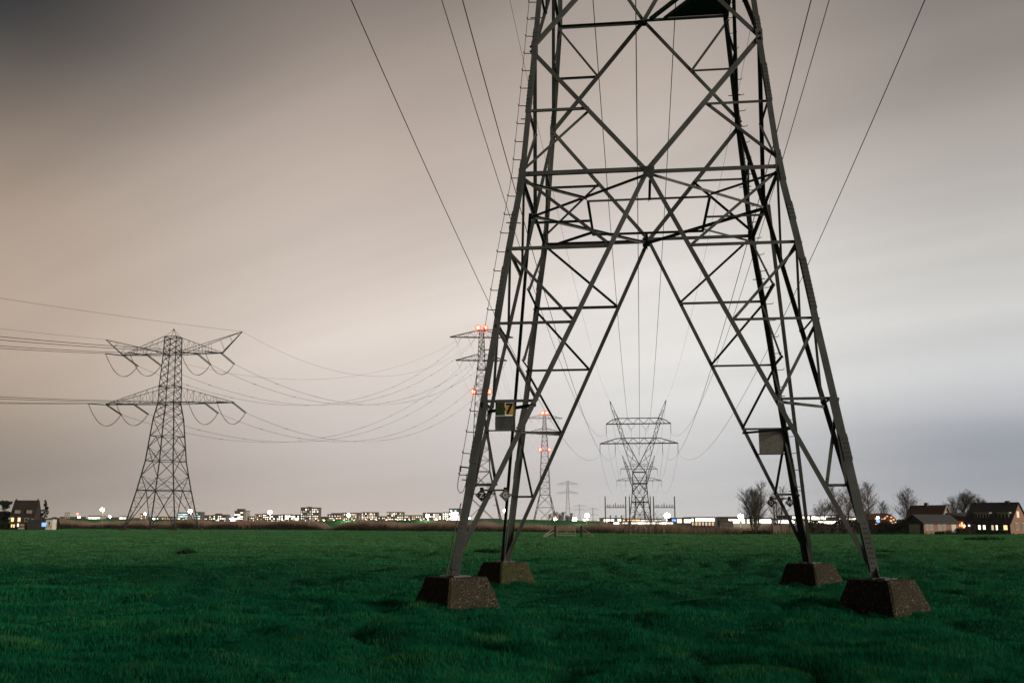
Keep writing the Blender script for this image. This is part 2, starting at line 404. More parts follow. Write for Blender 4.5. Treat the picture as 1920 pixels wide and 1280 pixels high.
M['lamp_small'] = emit('small_lamp', (1.0, 0.86, 0.62), 14.0)
M['beacon'] = emit('red_beacon', (1.0, 0.03, 0.018), 70.0, True)
M['lamp_red'] = emit('red_lamp', (1.0, 0.08, 0.05), 12.0)
M['brick_night'] = brick('weak_light_brick', (0.045, 0.03, 0.027), (0.035, 0.025, 0.023), (0.04, 0.035, 0.032))  # darker copy: weak light on the left house put into the brick colour
M['roof_night'] = pbr('weak_light_roof_tiles', (0.04, 0.027, 0.025), 0.85, 0, 0.4, 6)  # same weak light put into the left roof's colour
M['city_wall'] = pbr('town_wall', (0.22, 0.19, 0.175), 0.85, 0, 0.2, 0.2)
M['city_dark'] = pbr('dark_town_wall', (0.13, 0.115, 0.11), 0.85, 0, 0.2, 0.2)
M['city_brick'] = pbr('town_brick', (0.20, 0.135, 0.115), 0.85, 0, 0.25, 0.2)
M['city_pale'] = pbr('pale_town_wall', (0.42, 0.38, 0.33), 0.8, 0, 0.15, 0.2)
M['city_roof'] = pbr('town_roof', (0.10, 0.09, 0.088), 0.8, 0, 0.2, 0.3)

# ------------------------------------------------------------------ ground: one sheet to the horizon
def make_ground():
    fr = np.linspace(-44, 44, 700); rest = np.linspace(44, 316, 70)[1:-1]
    th = np.radians(np.concatenate([fr, rest])); nt = len(th)
    rad = np.concatenate([[0.5, 2, 4], np.geomspace(5.5, 260, 330), np.geomspace(280, 2900, 20)]); nr = len(rad)
    T, RR = np.meshgrid(th, rad); X = RR*np.sin(T); Y = RR*np.cos(T); Z = ground_z(X, Y)
    V = np.concatenate([np.stack([X.ravel(), Y.ravel(), Z.ravel()], 1), [[0, 0, 0]]])
    i, j = np.meshgrid(np.arange(nr-1), np.arange(nt), indexing='ij'); j2 = (j+1) % nt
    F = np.stack([i*nt+j, i*nt+j2, (i+1)*nt+j2, (i+1)*nt+j], -1).reshape(-1, 4)[:, ::-1]
    o = np_mesh('meadow', V, F, M['soil'])
    o.data.polygons.foreach_set('use_smooth', np.ones(len(F), bool))
    tag(o, 'wide dark green meadow running flat to the reeds', 'meadow', kind='structure')
make_ground()

def blades(n, x, y, length, width, lean, rng, zoff=0.0, zfun=None, curve=0.5):
    """one curved blade = two triangles-with-quad (5 verts) kept as 3 triangles"""
    z = (zfun or ground_z)(x, y) + zoff
    a = rng.uniform(0, 2*np.pi, n); lx = np.cos(a)*lean*length; ly = np.sin(a)*lean*length
    b = rng.uniform(0, 2*np.pi, n); wx = np.cos(b)*width/2; wy = np.sin(b)*width/2
    mz = length*0.55; o = np.stack
    p0 = o([x-wx, y-wy, z-0.02], 1); p1 = o([x+wx, y+wy, z-0.02], 1)
    m0 = o([x+lx*.35-wx*.8, y+ly*.35-wy*.8, z+mz], 1); m1 = o([x+lx*.35+wx*.8, y+ly*.35+wy*.8, z+mz], 1)
    t = o([x+lx, y+ly, z+length*np.sqrt(np.clip(1-lean**2*curve, .2, 1))], 1)
    V = np.stack([p0, p1, m0, m1, t], 1).reshape(-1, 3)
    k = np.arange(n)[:, None]*5
    F = np.concatenate([k+np.array([[0, 1, 3]]), k+np.array([[0, 3, 2]]), k+np.array([[2, 3, 4]])], 1).reshape(-1, 3)
    return V, F

def make_grass():
    rng = np.random.default_rng(5); n = 1050000
    r = np.exp(rng.uniform(math.log(7.0), math.log(430), n)); th = np.radians(rng.uniform(-36, 36, n))
    x = r*np.sin(th); y = r*np.cos(th)
    tuft = vnoise(x/0.55, y/0.55, 21)*0.6 + vnoise(x/1.6, y/1.6, 22)*0.7
    keep = tuft > rng.uniform(0.05, 0.55, n); keep &= y < np.interp(x, [-330, -177, -74, -20, 21, 50, 110], [560, 412, 330, 262, 214, 209, 206])+3
    x, y, r, tuft = x[keep], y[keep], r[keep], tuft[keep]; n = len(x)
    L = (0.035 + 0.075*np.clip(tuft-0.25, 0, 1.2)*rng.uniform(0.6, 1.3, n))*(1+0.2*sstep(30, 90, r))
    W = 0.0050*np.clip(r/10, 0.8, 30)*rng.uniform(0.7, 1.3, n)
    # longer uncut grass round the concrete blocks
    cy_, sy_ = math.cos(-0.1224), math.sin(-0.1224); ex, ey = [], []
    for sx in (-1, 1):
        for sy in (-1, 1):
            bx, by = 3.268+4*(sx*cy_-sy*sy_), 23.7+4*(sx*sy_+sy*cy_)
            a = rng.uniform(0, 6.283, 2600); al = a-(-0.1224+math.pi/4); q = .63/np.maximum(abs(np.cos(al)), abs(np.sin(al)))+np.abs(rng.normal(0, .09, 2600))
            ex.append(bx+q*np.cos(a)); ey.append(by+q*np.sin(a))
    ex, ey = np.concatenate(ex), np.concatenate(ey); m = len(ex)
    x = np.r_[x, ex]; y = np.r_[y, ey]; L = np.r_[L, rng.uniform(.04, .15, m)*(.4+vnoise(ex/.3, ey/.3, 5))]; W = np.r_[W, rng.uniform(.008, .014, m)]; n += m
    V, F = blades(n, x, y, L, W, rng.uniform(0.2, 0.85, n), rng)
    tag(np_mesh('grass', V, F, M['grass']), 'short tussocky grass of the meadow', 'grass', kind='stuff')
make_grass()
# ================================================================== the near lattice tower
TZ = [0.60, 2.34, 4.03, 5.68, 7.33, 9.05, 12.11, 15.08, 18.9]
TW = [4.0, 3.754, 3.514, 3.278, 3.056, 2.786, 2.527, 2.296, 2.25]
YAW = -0.1224
TPOS = Vector((3.268, 23.7, 0))
def tw_at(z):
    return float(np.interp(z, TZ, TW))
FACES = [((0, -1, 0), (1, 0, 0)), ((0, 1, 0), (1, 0, 0)), ((-1, 0, 0), (0, 1, 0)), ((1, 0, 0), (0, 1, 0))]  # outward normal, in-face axis
def fpt(face, s, z):            # point on a face: s in -1..1 across its width
    n, a = face; w = tw_at(z); return Vector(n)*w + Vector(a)*(w*s) + Vector((0, 0, z))
def diag_s(z):                  # lower main diagonals: from the foot (s=1) to the middle of the face at level 5 (s=0), as a straight line in space
    t = (z-TZ[0])/(TZ[5]-TZ[0]); x = TW[0]*(1-t); return x/tw_at(z)
def up_s(z):                    # upper diamond diagonals
    if z <= TZ[6]:
        t = (z-TZ[5])/(TZ[6]-TZ[5]); return t*TW[6]/tw_at(z)
    t = (z-TZ[6])/(TZ[7]-TZ[6]); return (1-t)*TW[6]/tw_at(z)
def tower_members():
    """(kind, p, q, size, normal) of the tower below its waist, in tower space"""
    out = []
    for face in FACES:
        n = Vector(face[0])
        for sgn in (-1, 1):
            out.append(('main_diagonal', fpt(face, sgn, TZ[0]), fpt(face, 0, TZ[5]), 0.082, n))
            for i in (1, 2, 3, 4):
                z = TZ[i]; out.append(('strut', fpt(face, sgn, z), fpt(face, sgn*diag_s(z), z), 0.046 if i < 4 else 0.06, n))
                z2 = TZ[i+1]
                out.append(('secondary_brace', fpt(face, sgn, z2), fpt(face, sgn*diag_s(z), z), 0.052, n))
            out.append(('upper_diagonal', fpt(face, 0, TZ[5]), fpt(face, sgn, TZ[6]), 0.088, n))
            out.append(('upper_diagonal', fpt(face, sgn, TZ[6]), fpt(face, 0, TZ[7]), 0.085, n))
            out.append(('upper_diagonal', fpt(face, 0, TZ[7]), fpt(face, sgn, TZ[8]), 0.085, n))
            zm = (TZ[5]+TZ[6])/2; sm = up_s(zm)
            out.append(('strut', fpt(face, sgn, zm), fpt(face, sgn*sm, zm), 0.05, n))
            out.append(('secondary_brace', fpt(face, sgn*sm, zm), fpt(face, sgn, TZ[5]+0.12), 0.05, n))
            zm = (TZ[6]+TZ[7])/2; sm = up_s(zm)
            out.append(('strut', fpt(face, sgn, zm), fpt(face, sgn*sm, zm), 0.05, n))
            out.append(('secondary_brace', fpt(face, sgn*sm, zm), fpt(face, sgn, TZ[7]-0.1), 0.05, n))
        for i in (5, 7, 8):
            for sgn in (-1, 1):
                out.append(('horizontal_beam', fpt(face, sgn, TZ[i]), fpt(face, 0, TZ[i]), 0.08, n))
    w = TW[5]; z = TZ[5]-0.05; up = Vector((0, 0, 1))
    V = lambda x, y, zz=z: Vector((x*w, y*w, zz))
    mids = [(0, -1), (1, 0), (0, 1), (-1, 0)]; diam = [(-.5, -.5), (.5, -.5), (.5, .5), (-.5, .5)]
    for i in range(4):
        a, b = mids[i], mids[(i+1) % 4]; out.append(('plan_brace', V(*a), V(*b), 0.065, up))
        out.append(('plan_brace', V(*diam[i], z-.06), V(diam[i][0]*2, diam[i][1]*2, z-.06), 0.055, up))
        c, d = diam[i], diam[(i+1) % 4]; out.append(('plan_brace', V(*c, z-.12), V(*d, z-.12), 0.05, up))
        m = ((c[0]+d[0])/2, (c[1]+d[1])/2); out.append(('plan_brace', V(m[0]*1, m[1]*1, z-.17), V(m[0]*2, m[1]*2, z-.17), 0.05, up))
    z2 = TZ[2]-0.05; s2 = diag_s(TZ[2]); w2 = tw_at(TZ[2])
    for sx in (-1, 1):
        for sy in (-1, 1):
            out.append(('plan_brace', Vector((sx*s2*w2, sy*w2, z2)), Vector((sx*w2, sy*s2*w2, z2)), 0.06, up))
    return out
HEAD_X = 13.0
def tower_head(add, add_arm, add_ins):
    """everything above the waist; add(p,q,w) collects frame bars, add_arm(i,p,q,w) crossarm bars, add_ins(p,q) insulators"""
    zw, ww = TZ[8], TW[8]
    def dep(z): return np.interp(z, [18.9, 28.5, 37, 43], [2.25, 1.3, 0.8, 0.15])
    def xo(z): return np.interp(z, [18.9, 42.2], [2.25, 9.5])
    def xi(z): return np.interp(z, [21.5, 28.5, 30.3, 35.1, 37, 43], [0.0, 3.6, 4.7, 6.0, 6.7, 9.4])
    for sy in (-1, 1):
        for sx in (-1, 1):
            zs = [18.9, 21.5, 25, 28.5, 30.3, 33, 35.1, 37, 40, 43]
            for a, b in zip(zs, zs[1:]):
                add((sx*xo(a), sy*dep(a), a), (sx*xo(b), sy*dep(b), b), .15)
                if a >= 21.5:
                    add((sx*xi(a), sy*dep(a), a), (sx*xi(b), sy*dep(b), b), .13)
                    add((sx*xo(a), sy*dep(a), a), (sx*xi(b), sy*dep(b), b), .07); add((sx*xi(a), sy*dep(a), a), (sx*xo(b), sy*dep(b), b), .07)
            add((sx*ww, sy*ww, zw), (0, sy*dep(21.5), 21.5), .12)
        add((-xo(21.5), sy*dep(21.5), 21.5), (xo(21.5), sy*dep(21.5), 21.5), .08)
    for sx in (-1, 1):
        for z, z2 in ((21.5, 25), (25, 28.5), (28.5, 30.3), (30.3, 33), (33, 35.1), (35.1, 37), (37, 40), (40, 43)):
            add((sx*xo(z), -dep(z), z), (sx*xo(z2), dep(z2), z2), .07); add((sx*xo(z), dep(z), z), (sx*xo(z2), -dep(z2), z2), .07)
    for i, (zb, zt, L, n, ft) in enumerate(((28.5, 30.3, 13.0, 14, 7.0), (35.1, 37.0, 10.8, 12, 8.0))):
        d = dep(zb); xs = np.linspace(-L, L, n+1)
        def hi(x): return zt if abs(x) <= ft else zb + (zt-zb)*max(0.0, (L-abs(x))/(L-ft))
        for sy in (-1, 1):
            for k in range(n):
                x0, x1 = xs[k], xs[k+1]
                add_arm(i, (x0, sy*d, zb), (x1, sy*d, zb), .16); add_arm(i, (x0, sy*d*.8, hi(x0)), (x1, sy*d*.8, hi(x1)), .12)
                if k % 2: add_arm(i, (x0, sy*d, zb), (x1, sy*d*.8, hi(x1)), .07)
                else: add_arm(i, (x0, sy*d*.8, hi(x0)), (x1, sy*d, zb), .07)
        for k in range(n+1): add_arm(i, (xs[k], -d, zb), (xs[k], d, zb), .08)
    for x, z in ((13, 28.5), (7.9, 28.5), (10.8, 35.1)):
        for sx in (-1, 1): add_ins((sx*x, 0, z), (sx*x, 0, z-3.3))
    for x, z in ((0, 28.5), (2.4, 35.1), (-2.4, 35.1)):
        for sx in (-1, 1): add_ins((x+sx*1.5, 0, z), (x, 0, z-1.9))
ATT = [(-13, 25.2, 'left end of the lower crossarm'), (-10.8, 31.8, 'left end of the upper crossarm'), (-7.9, 25.2, 'halfway along the left lower crossarm'),
       (-9.5, 43.0, 'left peak'), (-2.4, 33.2, 'left inner yoke of the upper crossarm'), (0, 26.6, 'middle yoke between the two peaks'), (2.4, 33.2, 'right inner yoke of the upper crossarm'),
       (9.5, 43.0, 'right peak'), (7.9, 25.2, 'halfway along the right lower crossarm'), (10.8, 31.8, 'right end of the upper crossarm'), (13, 25.2, 'right end of the lower crossarm')]

def lift(z): return z + 2.5*min(1.0, max(0.0, (z-18.9)/6.0))
def up_(p): return (p[0], p[1], lift(p[2]))
def near_tower():
    t = thing('lattice_tower', 'huge dark lattice pylon standing on four concrete blocks in the foreground', 'pylon', TPOS, YAW)
    S = M['steel']
    # legs, with the splice plates and bolts they carry
    for sx in (-1, 1):
        for sy in (-1, 1):
            P = [Vector((sx*TW[i], sy*TW[i], TZ[i])) for i in range(9)]
            P[0].z = 0.55
            mb = MB()
            for i in range(8):
                sz = 0.165 if i < 2 else (0.135 if i < 5 else 0.12)
                mb.leg(P[i], P[i+1], sz, 0.022, -sx, -sy)
            leg = mb.build('leg', S, t)
            for zc, h in ((1.2, 0.9), (3.05, 0.5), (6.4, 1.1), (8.0, 0.4), (9.05, 0.7), (11.0, 0.9), (12.3, 0.6)):
                sp = MB()
                w0, w1 = tw_at(zc-h/2)+0.012, tw_at(zc+h/2)+0.012
                sp.leg((sx*w0, sy*w0, zc-h/2), (sx*w1, sy*w1, zc+h/2), 0.15 if zc < 3.5 else (.122 if zc < 9 else .108), 0.011, -sx, -sy)
                for k in range(int(h/0.09)):
                    z = zc-h/2+0.05+k*0.09; w = tw_at(z)+0.016
                    for off in (0.04, 0.095):
                        sp.box(sx*(w-off)-.009, sx*(w-off)+.009, sy*w-.007, sy*w+.007, z-.009, z+.009)
                        sp.box(sx*w-.007, sx*w+.007, sy*(w-off)-.009, sy*(w-off)+.009, z-.009, z+.009)
                sp.build('splice_plate', S, leg)
            st = MB(); st.box(sx*4-.17, sx*4+.17, sy*4-.17, sy*4+.17, 0.60, 0.63); st.build('base_plate', S, leg)
            if (sx, sy) in ((-1, -1), (1, 1)):
                k = 0; z = 2.55
                while z < 19:
                    w = tw_at(z)+0.01; p = Vector((sx*w, sy*(w-0.06), z))
                    b = MB().tube([p, p+Vector((sx*.155, 0, .01)), p+Vector((sx*.172, 0, .02)), p+Vector((sx*.176, 0, .055))], 0.0095, 6)
                    b.build('step_bolt', M['black'], leg); z += 0.43
                for z in (2.46, 4.9, 7.95, 10.4, 12.9):
                    w = tw_at(z); MB().tube([(sx*(w+.1), sy*(w-.03), z), (sx*(w-.22), sy*(w-.03), z-.02)], .012, 6).build('cross_pin', S, leg)
    # bracing: every bar is a rolled angle of its own
    cnt = {}
    for kind, p, q, size, n in tower_members():
        c = cnt.get(kind, 0); cnt[kind] = c+1
        off = {'main_diagonal': -0.020, 'upper_diagonal': -0.020, 'horizontal_beam': 0.004, 'strut': -0.045, 'secondary_brace': -0.075, 'plan_brace': 0.0}[kind]
        side = kind == 'main_diagonal' and abs(n.x) > .5 and p.y > 0
        if side: off = 0.012
        o = n*off
        mb = MB().angle(p+o, q+o, size, 0.010 if size > .07 else .008, n if side else -n)
        if kind != 'plan_brace':
            ax = (q-p).normalized(); vv = ax.cross((-n-ax*(-n).dot(ax)).normalized())
            for e, sg in ((p, 1), (q, -1)):
                for d in (.07, .15, .23) if size > .07 else (.05, .11):
                    cc = e+o+ax*(sg*d)+vv*(size*.55)+n*.004; mb.prism(cc-ax*.011, cc+ax*.011, vv, n, -.011, .011, 0, .014)
        mb.build(kind, S, t)
    # gussets
    for face in FACES:
        n = Vector(face[0]); a = Vector(face[1])
        for i, hw, hh in ((5, 0.12, 0.16), (7, .11, .12)):
            c = fpt(face, 0, TZ[i]) + n*0.006
            g = MB(); g.prism(c-Vector((0, 0, hh)), c+Vector((0, 0, hh*.55)), a, n, -hw, hw, 0, 0.012)
            for bx in (-.6, -.2, .2, .6):
                for bz in (-.7, -.3, .1, .4):
                    q = c + a*(bx*hw) + Vector((0, 0, bz*hh)) + n*.012; g.prism(q-Vector((0, 0, .013)), q+Vector((0, 0, .013)), a, n, -.013, .013, 0, .012)
            g.build('gusset_plate', S, t)
        for sgn in (-1, 1):
            for i in (5, 6):
                c = fpt(face, sgn*0.975, TZ[i]) + n*0.006
                MB().prism(c-Vector((0, 0, .16)), c+Vector((0, 0, .16)), a, n, -.07, .07, 0, .012).build('gusset_plate', S, t)
    # deck under the waist (right half, seen from below)
    w = TW[7]; z = TZ[7]+0.05
    dk = MB(); dk.slab([(0.26*w, .97*w, z), (.97*w, .97*w, z), (.97*w, -.1*w, z)], (0, 0, .04))
    dk.build('platform', M['black'], t)
    pb = MB(); pb.bar((0.10*w, .97*w, z-.02), (.97*w, -.35*w, z-.02), .09, .09); pb.bar((0.26*w, .95*w, z-.05), (.96*w, -.1*w, z-.05), .06, .07); pb.build('platform_frame', S, t)
    # head, out of the frame but real
    hb = MB(); arms = [MB(), MB()]; ins = []
    def ai(p, q): ins.append((p, q))
    tower_head(lambda p, q, w: hb.bar(up_(p), up_(q), w), lambda i, p, q, w: arms[i].bar(up_(p), up_(q), w), lambda p, q: ai(up_(p), up_(q)))
    hb.build('tower_head', S, t)
    for a in arms: a.build('crossarm', S, t)
    for p, q in ins: MB().tube([p, q], .09, 6).build('insulator', M['glass_ins'], t)
    # safety line along the step bolts of the left front leg, with its clamp and slack loop
    def hk(z): w = tw_at(z)+0.01; return Vector((-w-.165, -w+.06, z))
    sc = MB(); zs = np.arange(2.72, 19, 0.43); sc.tube([hk(z) for z in zs], .006, 5)
    b = hk(2.72); lw = tw_at(2.2)
    loop = [b, b+Vector((-.012, 0, -.1)), b+Vector((-.045, 0, -.25)), b+Vector((-.06, 0, -.38)), b+Vector((-.045, 0, -.47)), b+Vector((0, 0, -.52)), b+Vector((.05, 0, -.49)), b+Vector((.09, 0, -.40)), b+Vector((.118, 0, -.27)), b+Vector((.125, 0, -.14)), b+Vector((.16, 0, -.13))]
    sc.tube(loop, .008, 5); sl_ = sc.build('safety_line', M['black'], t)
    MB().tube([b+Vector((.0, 0, .02)), b+Vector((-.01, 0, -.10))], .02, 6).build('clamp', M['black'], sl_)
    MB().tube([b+Vector((0, 0, 0)), b+Vector((.05, 0, -.01)), b+Vector((.09, 0, -.012)), b+Vector((.16, 0, -.02))], .016, 6).build('clamp', M['black'], sl_)
    # earth strap on the outer side of the left front foot
    es = MB(); es.tube([(-3.83, -3.83, 2.0), (-3.93, -3.9, 1.5), (-4.03, -3.96, .9), (-4.07, -4.0, .62)], .012, 5); es.build('earth_strap', M['black'], t)
    return t
TOWER = near_tower()
def TWp(x, z, y=0.0, pos=None, yaw=YAW, s=1.0, zb=0.0):
    pos = pos or TPOS; return Vector((pos.x + (x*math.cos(yaw)-y*math.sin(yaw))*s, pos.y + (x*math.sin(yaw)+y*math.cos(yaw))*s, zb+z*s))

# ------------------------------------------------------------------ concrete footings
def footing(sx, sy, label):
    t = thing('concrete_footing', label, 'footing', TWp(sx*4+(.12 if sx < 0 and sy < 0 else 0.02), 0, sy*4), YAW+R(45), 'concrete blocks under the near pylon')
    b, tp, h = 0.63, 0.43, 0.60
    def ring(hw, z, k=0.035):
        o = []
        for a, c in ((-1, -1), (1, -1), (1, 1), (-1, 1)):
            o += [(a*hw-a*k*(1 if True else 0), c*hw, z), (a*hw, c*hw-c*k, z)] if a*c < 0 else [(a*hw, c*hw-c*k, z), (a*hw-a*k, c*hw, z)]
        return o
    mb = MB(); rs = [ring(b+.06, -.15), ring(b, 0.0), ring(tp+.008, h-.02), ring(tp-.012, h)]
    for r_ in rs: mb.v += r_
    for i in range(3):
        for k in range(8): mb.f.append((i*8+k, i*8+(k+1) % 8, (i+1)*8+(k+1) % 8, (i+1)*8+k))
    mb.f.append(tuple(24+k for k in range(8)))
    blk = mb.build('block', M['concrete_moss' if (sx, sy) == (-1, 1) else 'concrete'], t)
    bm = bmesh.new(); bm.from_mesh(blk.data); bmesh.ops.subdivide_edges(bm, edges=bm.edges[:], cuts=7, use_grid_fill=True)
    rng = random.Random(sx*3+sy*5+20); sd = rng.uniform(0, 40)
    for v in bm.verts:
        n = mnoise.noise(Vector((v.co.x*7+sd, v.co.y*7, v.co.z*7)))*.010 + mnoise.noise(Vector((v.co.x*2.5+sd, v.co.y*2.5, v.co.z*2.5)))*.018
        k_ = 1+n*1.6; v.co.x *= k_; v.co.y *= k_; v.co.z += n*.35 if v.co.z > .3 else 0
    bm.to_mesh(blk.data); bm.free()
    MB().box(-.2, .2, -.2, .2, h-.03, h+.025).build('bearing_pad', M['grey_plate'], t)
footing(-1, -1, 'pale speckled concrete block under the front left leg of the near pylon')
footing(1, -1, 'speckled concrete block under the front right leg of the near pylon')
footing(-1, 1, 'smaller looking mossy concrete block under the back left leg of the near pylon')
footing(1, 1, 'dark concrete block under the back right leg of the near pylon')

# ------------------------------------------------------------------ signs on the near tower
def letter(ch, size, mat, parent, loc, rot=(math.pi/2, 0, 0), ext=0.002, bold=0.0):
    cu = bpy.data.curves.new('letter', 'FONT'); cu.body = ch; cu.size = size; cu.extrude = ext; cu.offset = bold
    cu.align_x = 'CENTER'; cu.align_y = 'CENTER'
    tmp = bpy.data.objects.new('tmp', cu); COL.objects.link(tmp)
    dg = bpy.context.evaluated_depsgraph_get(); me = bpy.data.meshes.new_from_object(tmp.evaluated_get(dg))
    bpy.data.objects.remove(tmp); bpy.data.curves.remove(cu)
    me.name = 'character'; me.materials.clear(); me.materials.append(mat)
    o = bpy.data.objects.new('character', me); COL.objects.link(o); o.parent = parent; o.location = loc; o.rotation_euler = rot
    return o
def hung(name, label, cat, x, y, z, group=None):
    return thing(name, label, cat, TWp(x, z, y), YAW, group)
# number sign under the strut of the front left panel
yf = -tw_at(3.8)-0.03
d = hung('number_sign', 'number sign with black 7 on yellow above a blank grey plate', 'sign', -2.99, yf, 3.74)
MB().box(-.205, .205, 0, .006, -.285, -.005).build('plate', M['grey_plate'], d)
MB().box(-.20, -.003, -.006, -.001, .0, .262).build('mottled_plate', M['dark_plate'], d)['label'] = 'dark mottled half plate'
MB().box(.003, .165, -.006, -.001, .008, .250).build('yellow_plate', M['yellow'], d)
MB().box(-.205, .205, -.003, .003, .256, .30).build('top_rail', M['steel'], d)
MB().box(.168, .20, -.004, .004, -.29, .28).build('side_rail', M['steel'], d)
MB().box(-.40, .33, -.02, .01, -.315, -.288).build('bottom_rail', M['steel'], d)
letter('7', 0.30, M['black'], d, (.086, -.009, .130), bold=0.006)
for bx in (-.195, .19):
    for bz in (-.02, -.27): MB().box(bx-.006, bx+.006, -.004, 0.0, bz-.006, bz+.006).build('bolt', M['white_paint'], d)
# blank plate in the back right panel
yb = tw_at(3.8)+0.0
d = hung('blank_plate', 'blank square grey plate hanging in the back right panel of the pylon', 'plate', 3.09, yb-.1, 3.72)
MB().box(-.31, .31, 0, .008, -.32, .30).build('plate', M['sign_grey'], d)
MB().box(-.31, .31, -.012, .02, .27, .305).build('top_rail', M['steel'], d)
MB().box(-.36, .36, -.015, .02, -.345, -.315).build('bottom_rail', M['steel'], d)
def phase_pair(x, y, z, specs, blabel):
    b = hung('sign_bracket', blabel, 'bracket', x, y, z)
    MB().box(-.25, .25, -.015, .015, -.018, .018).build('bar', M['steel'], b)
    for sgn in (-1, 1): MB().box(sgn*.235-.035, sgn*.235+.035, -.02, .02, -.02, .055).build('end_clip', M['black'], b)
    for sgn, ch, mat, rot, label in specs:
        s = hung('phase_sign', label, 'sign', x+sgn*.235, y-.03, z-.10)
        k = .125; MB().slab([(0, 0, -k), (k, 0, 0), (0, 0, k), (-k, 0, 0)], (0, .006, 0)).build('plate', mat, s)
        for e in (-1, 1): MB().tube([(e*.083, -.003, 0), (e*.083, .0, 0)], .008, 8).build('bolt', M['white_paint'], s)
        letter(ch, .135, M['white_paint'], s, (0, -.004, -.002), (math.pi/2, rot, 0), bold=.002)
zs_ = 2.25
phase_pair(-tw_at(zs_)*diag_s(zs_)+.03, -tw_at(zs_)-.03, zs_, ((-1, 'Z', M['sign_dark'], 0, 'black diamond sign with a white Z on the left front leg'), (1, 'G', M['sign_grey'], 0, 'grey diamond sign with a white G on the left front leg')), 'short bar carrying the Z and upright G diamond signs')
phase_pair(tw_at(zs_)*diag_s(zs_)+.07, tw_at(zs_)-.06, zs_, ((-1, 'G', M['sign_dark'], R(170), 'black diamond sign with an upside down G at the back right leg'), (1, 'W', M['sign_dark'], 0, 'black diamond sign with a white W at the back right leg')), 'short bar carrying the W and upside down G diamond signs')

# ================================================================== the same kind of tower further along the line
def far_tower(pos, yaw, s, label, zb=0.0):
    t = thing('lattice_tower', label, 'pylon', (pos.x, pos.y, zb), yaw, 'two peaked pylons of the central line'); t.scale = (s, s, s)
    lg = MB(); br = MB(); wide = 1.0
    for sx in (-1, 1):
        for sy in (-1, 1):
            l = MB(); P = [Vector((sx*TW[i], sy*TW[i], TZ[i]-(.6 if i == 0 else 0))) for i in range(9)]
            for i in range(8): l.bar(P[i], P[i+1], .24)
            l.build('leg', M['steel_far'], t)
    for kind, p, q, size, n in tower_members():
        br.bar(p, q, {'main_diagonal': .17, 'upper_diagonal': .17, 'horizontal_beam': .2}.get(kind, .07))
    br.build('bracing', M['steel_far'], t)
    pl = MB(); w = TW[7]; pl.box(-w, w, -w, w, TZ[7]+.1, TZ[7]+.2)
    pl.build('platform', M['steel_far'], t)
    hb = MB(); arms = [MB(), MB()]
    tower_head(lambda p, q, w: hb.bar(p, q, w*1.1), lambda i, p, q, w: arms[i].bar(p, q, w*1.15), lambda p, q: MB().tube([p, q], .085 if abs(p[0]-q[0]) < .1 else .05, 5).build('insulator', M['steel_far'], t))
    hb.build('tower_head', M['steel_far'], t)
    for a in arms: a.build('crossarm', M['steel_far'], t)
    return t
P2 = at(1201, 985, 345.0); P2.z = 0
ang2 = math.atan2(-(P2.x-TPOS.x), P2.y-TPOS.y)
T2 = far_tower(P2, ang2, 1.0, 'slender two peaked lattice pylon seen between the legs of the near pylon')
P3 = at(1200, 985, 590.0); P3.z = 0
T3 = far_tower(P3, 0.0, 0.98, 'smaller two peaked pylon framed behind the waist of a nearer one', -1.5)

# ------------------------------------------------------------------ tension tower on the left
def lattice_body(mb, levels, leg=.22, br=.09, hz=True, rings=None):
    for (z0, w0), (z1, w1) in zip(levels, levels[1:]):
        c0 = [(-w0, -w0, z0), (w0, -w0, z0), (w0, w0, z0), (-w0, w0, z0)]; c1 = [(-w1, -w1, z1), (w1, -w1, z1), (w1, w1, z1), (-w1, w1, z1)]
        for k in range(4):
            mb.bar(c0[k], c1[k], leg); k2 = (k+1) % 4
            mb.bar(c0[k], c1[k2], br); mb.bar(c0[k2], c1[k], br)
            if hz and (rings is None or z1 in rings): mb.bar(c1[k], c1[k2], br*1.3)
def subdiv(levels, step):
    out = [levels[0]]
    for (z0, w0), (z1, w1) in zip(levels, levels[1:]):
        n = max(1, round((z1-z0)/(step*(w0+w1)))); out += [(z0+(z1-z0)*k/n, w0+(w1-w0)*k/n) for k in range(1, n+1)]
    return out
def crossarm(mb, sx, zb, zt, wb, L, tipw=.3, n=7, ch=.14, br=.06):
    xs = np.linspace(wb, L, n+1)
    def w(x): return wb+(tipw-wb)*(x-wb)/(L-wb)
    def h(x): return zt+(zb+.15-zt)*(x-wb)/(L-wb)
    for k in range(n):
        a, b = xs[k], xs[k+1]
        for sy in (-1, 1):
            mb.bar((sx*a, sy*w(a), zb), (sx*b, sy*w(b), zb), ch*1.25); mb.bar((sx*a, sy*w(a), h(a)), (sx*b, sy*w(b), h(b)), ch)
            mb.bar((sx*a, sy*w(a), zb), (sx*a, sy*w(a), h(a)), br)
            if k % 2: mb.bar((sx*a, sy*w(a), zb), (sx*b, sy*w(b), h(b)), br)
            else: mb.bar((sx*a, sy*w(a), h(a)), (sx*b, sy*w(b), zb), br)
        mb.bar((sx*a, w(a), zb), (sx*b, -w(b), zb), br); mb.bar((sx*a, -w(a), zb), (sx*a, w(a), zb), br)
LP = at(304, 990, 320.0); LP.z = 0.2
LYAW = R(-8)
def LPw(x, y, z): return Vector((LP.x+x*math.cos(LYAW)-y*math.sin(LYAW), LP.y+x*math.sin(LYAW)+y*math.cos(LYAW), LP.z+z))
LARMS = [(54.5, 16.6, (16.4, 8.4)), (38.8, 21.2, (21.0, 11.8))]
OUT_DIR = Vector((0.36, 0.93, 0)).normalized(); IN_DIR = Vector((-0.55, -0.83, 0)).normalized()
LEFT_OUT = []; LEFT_IN = []
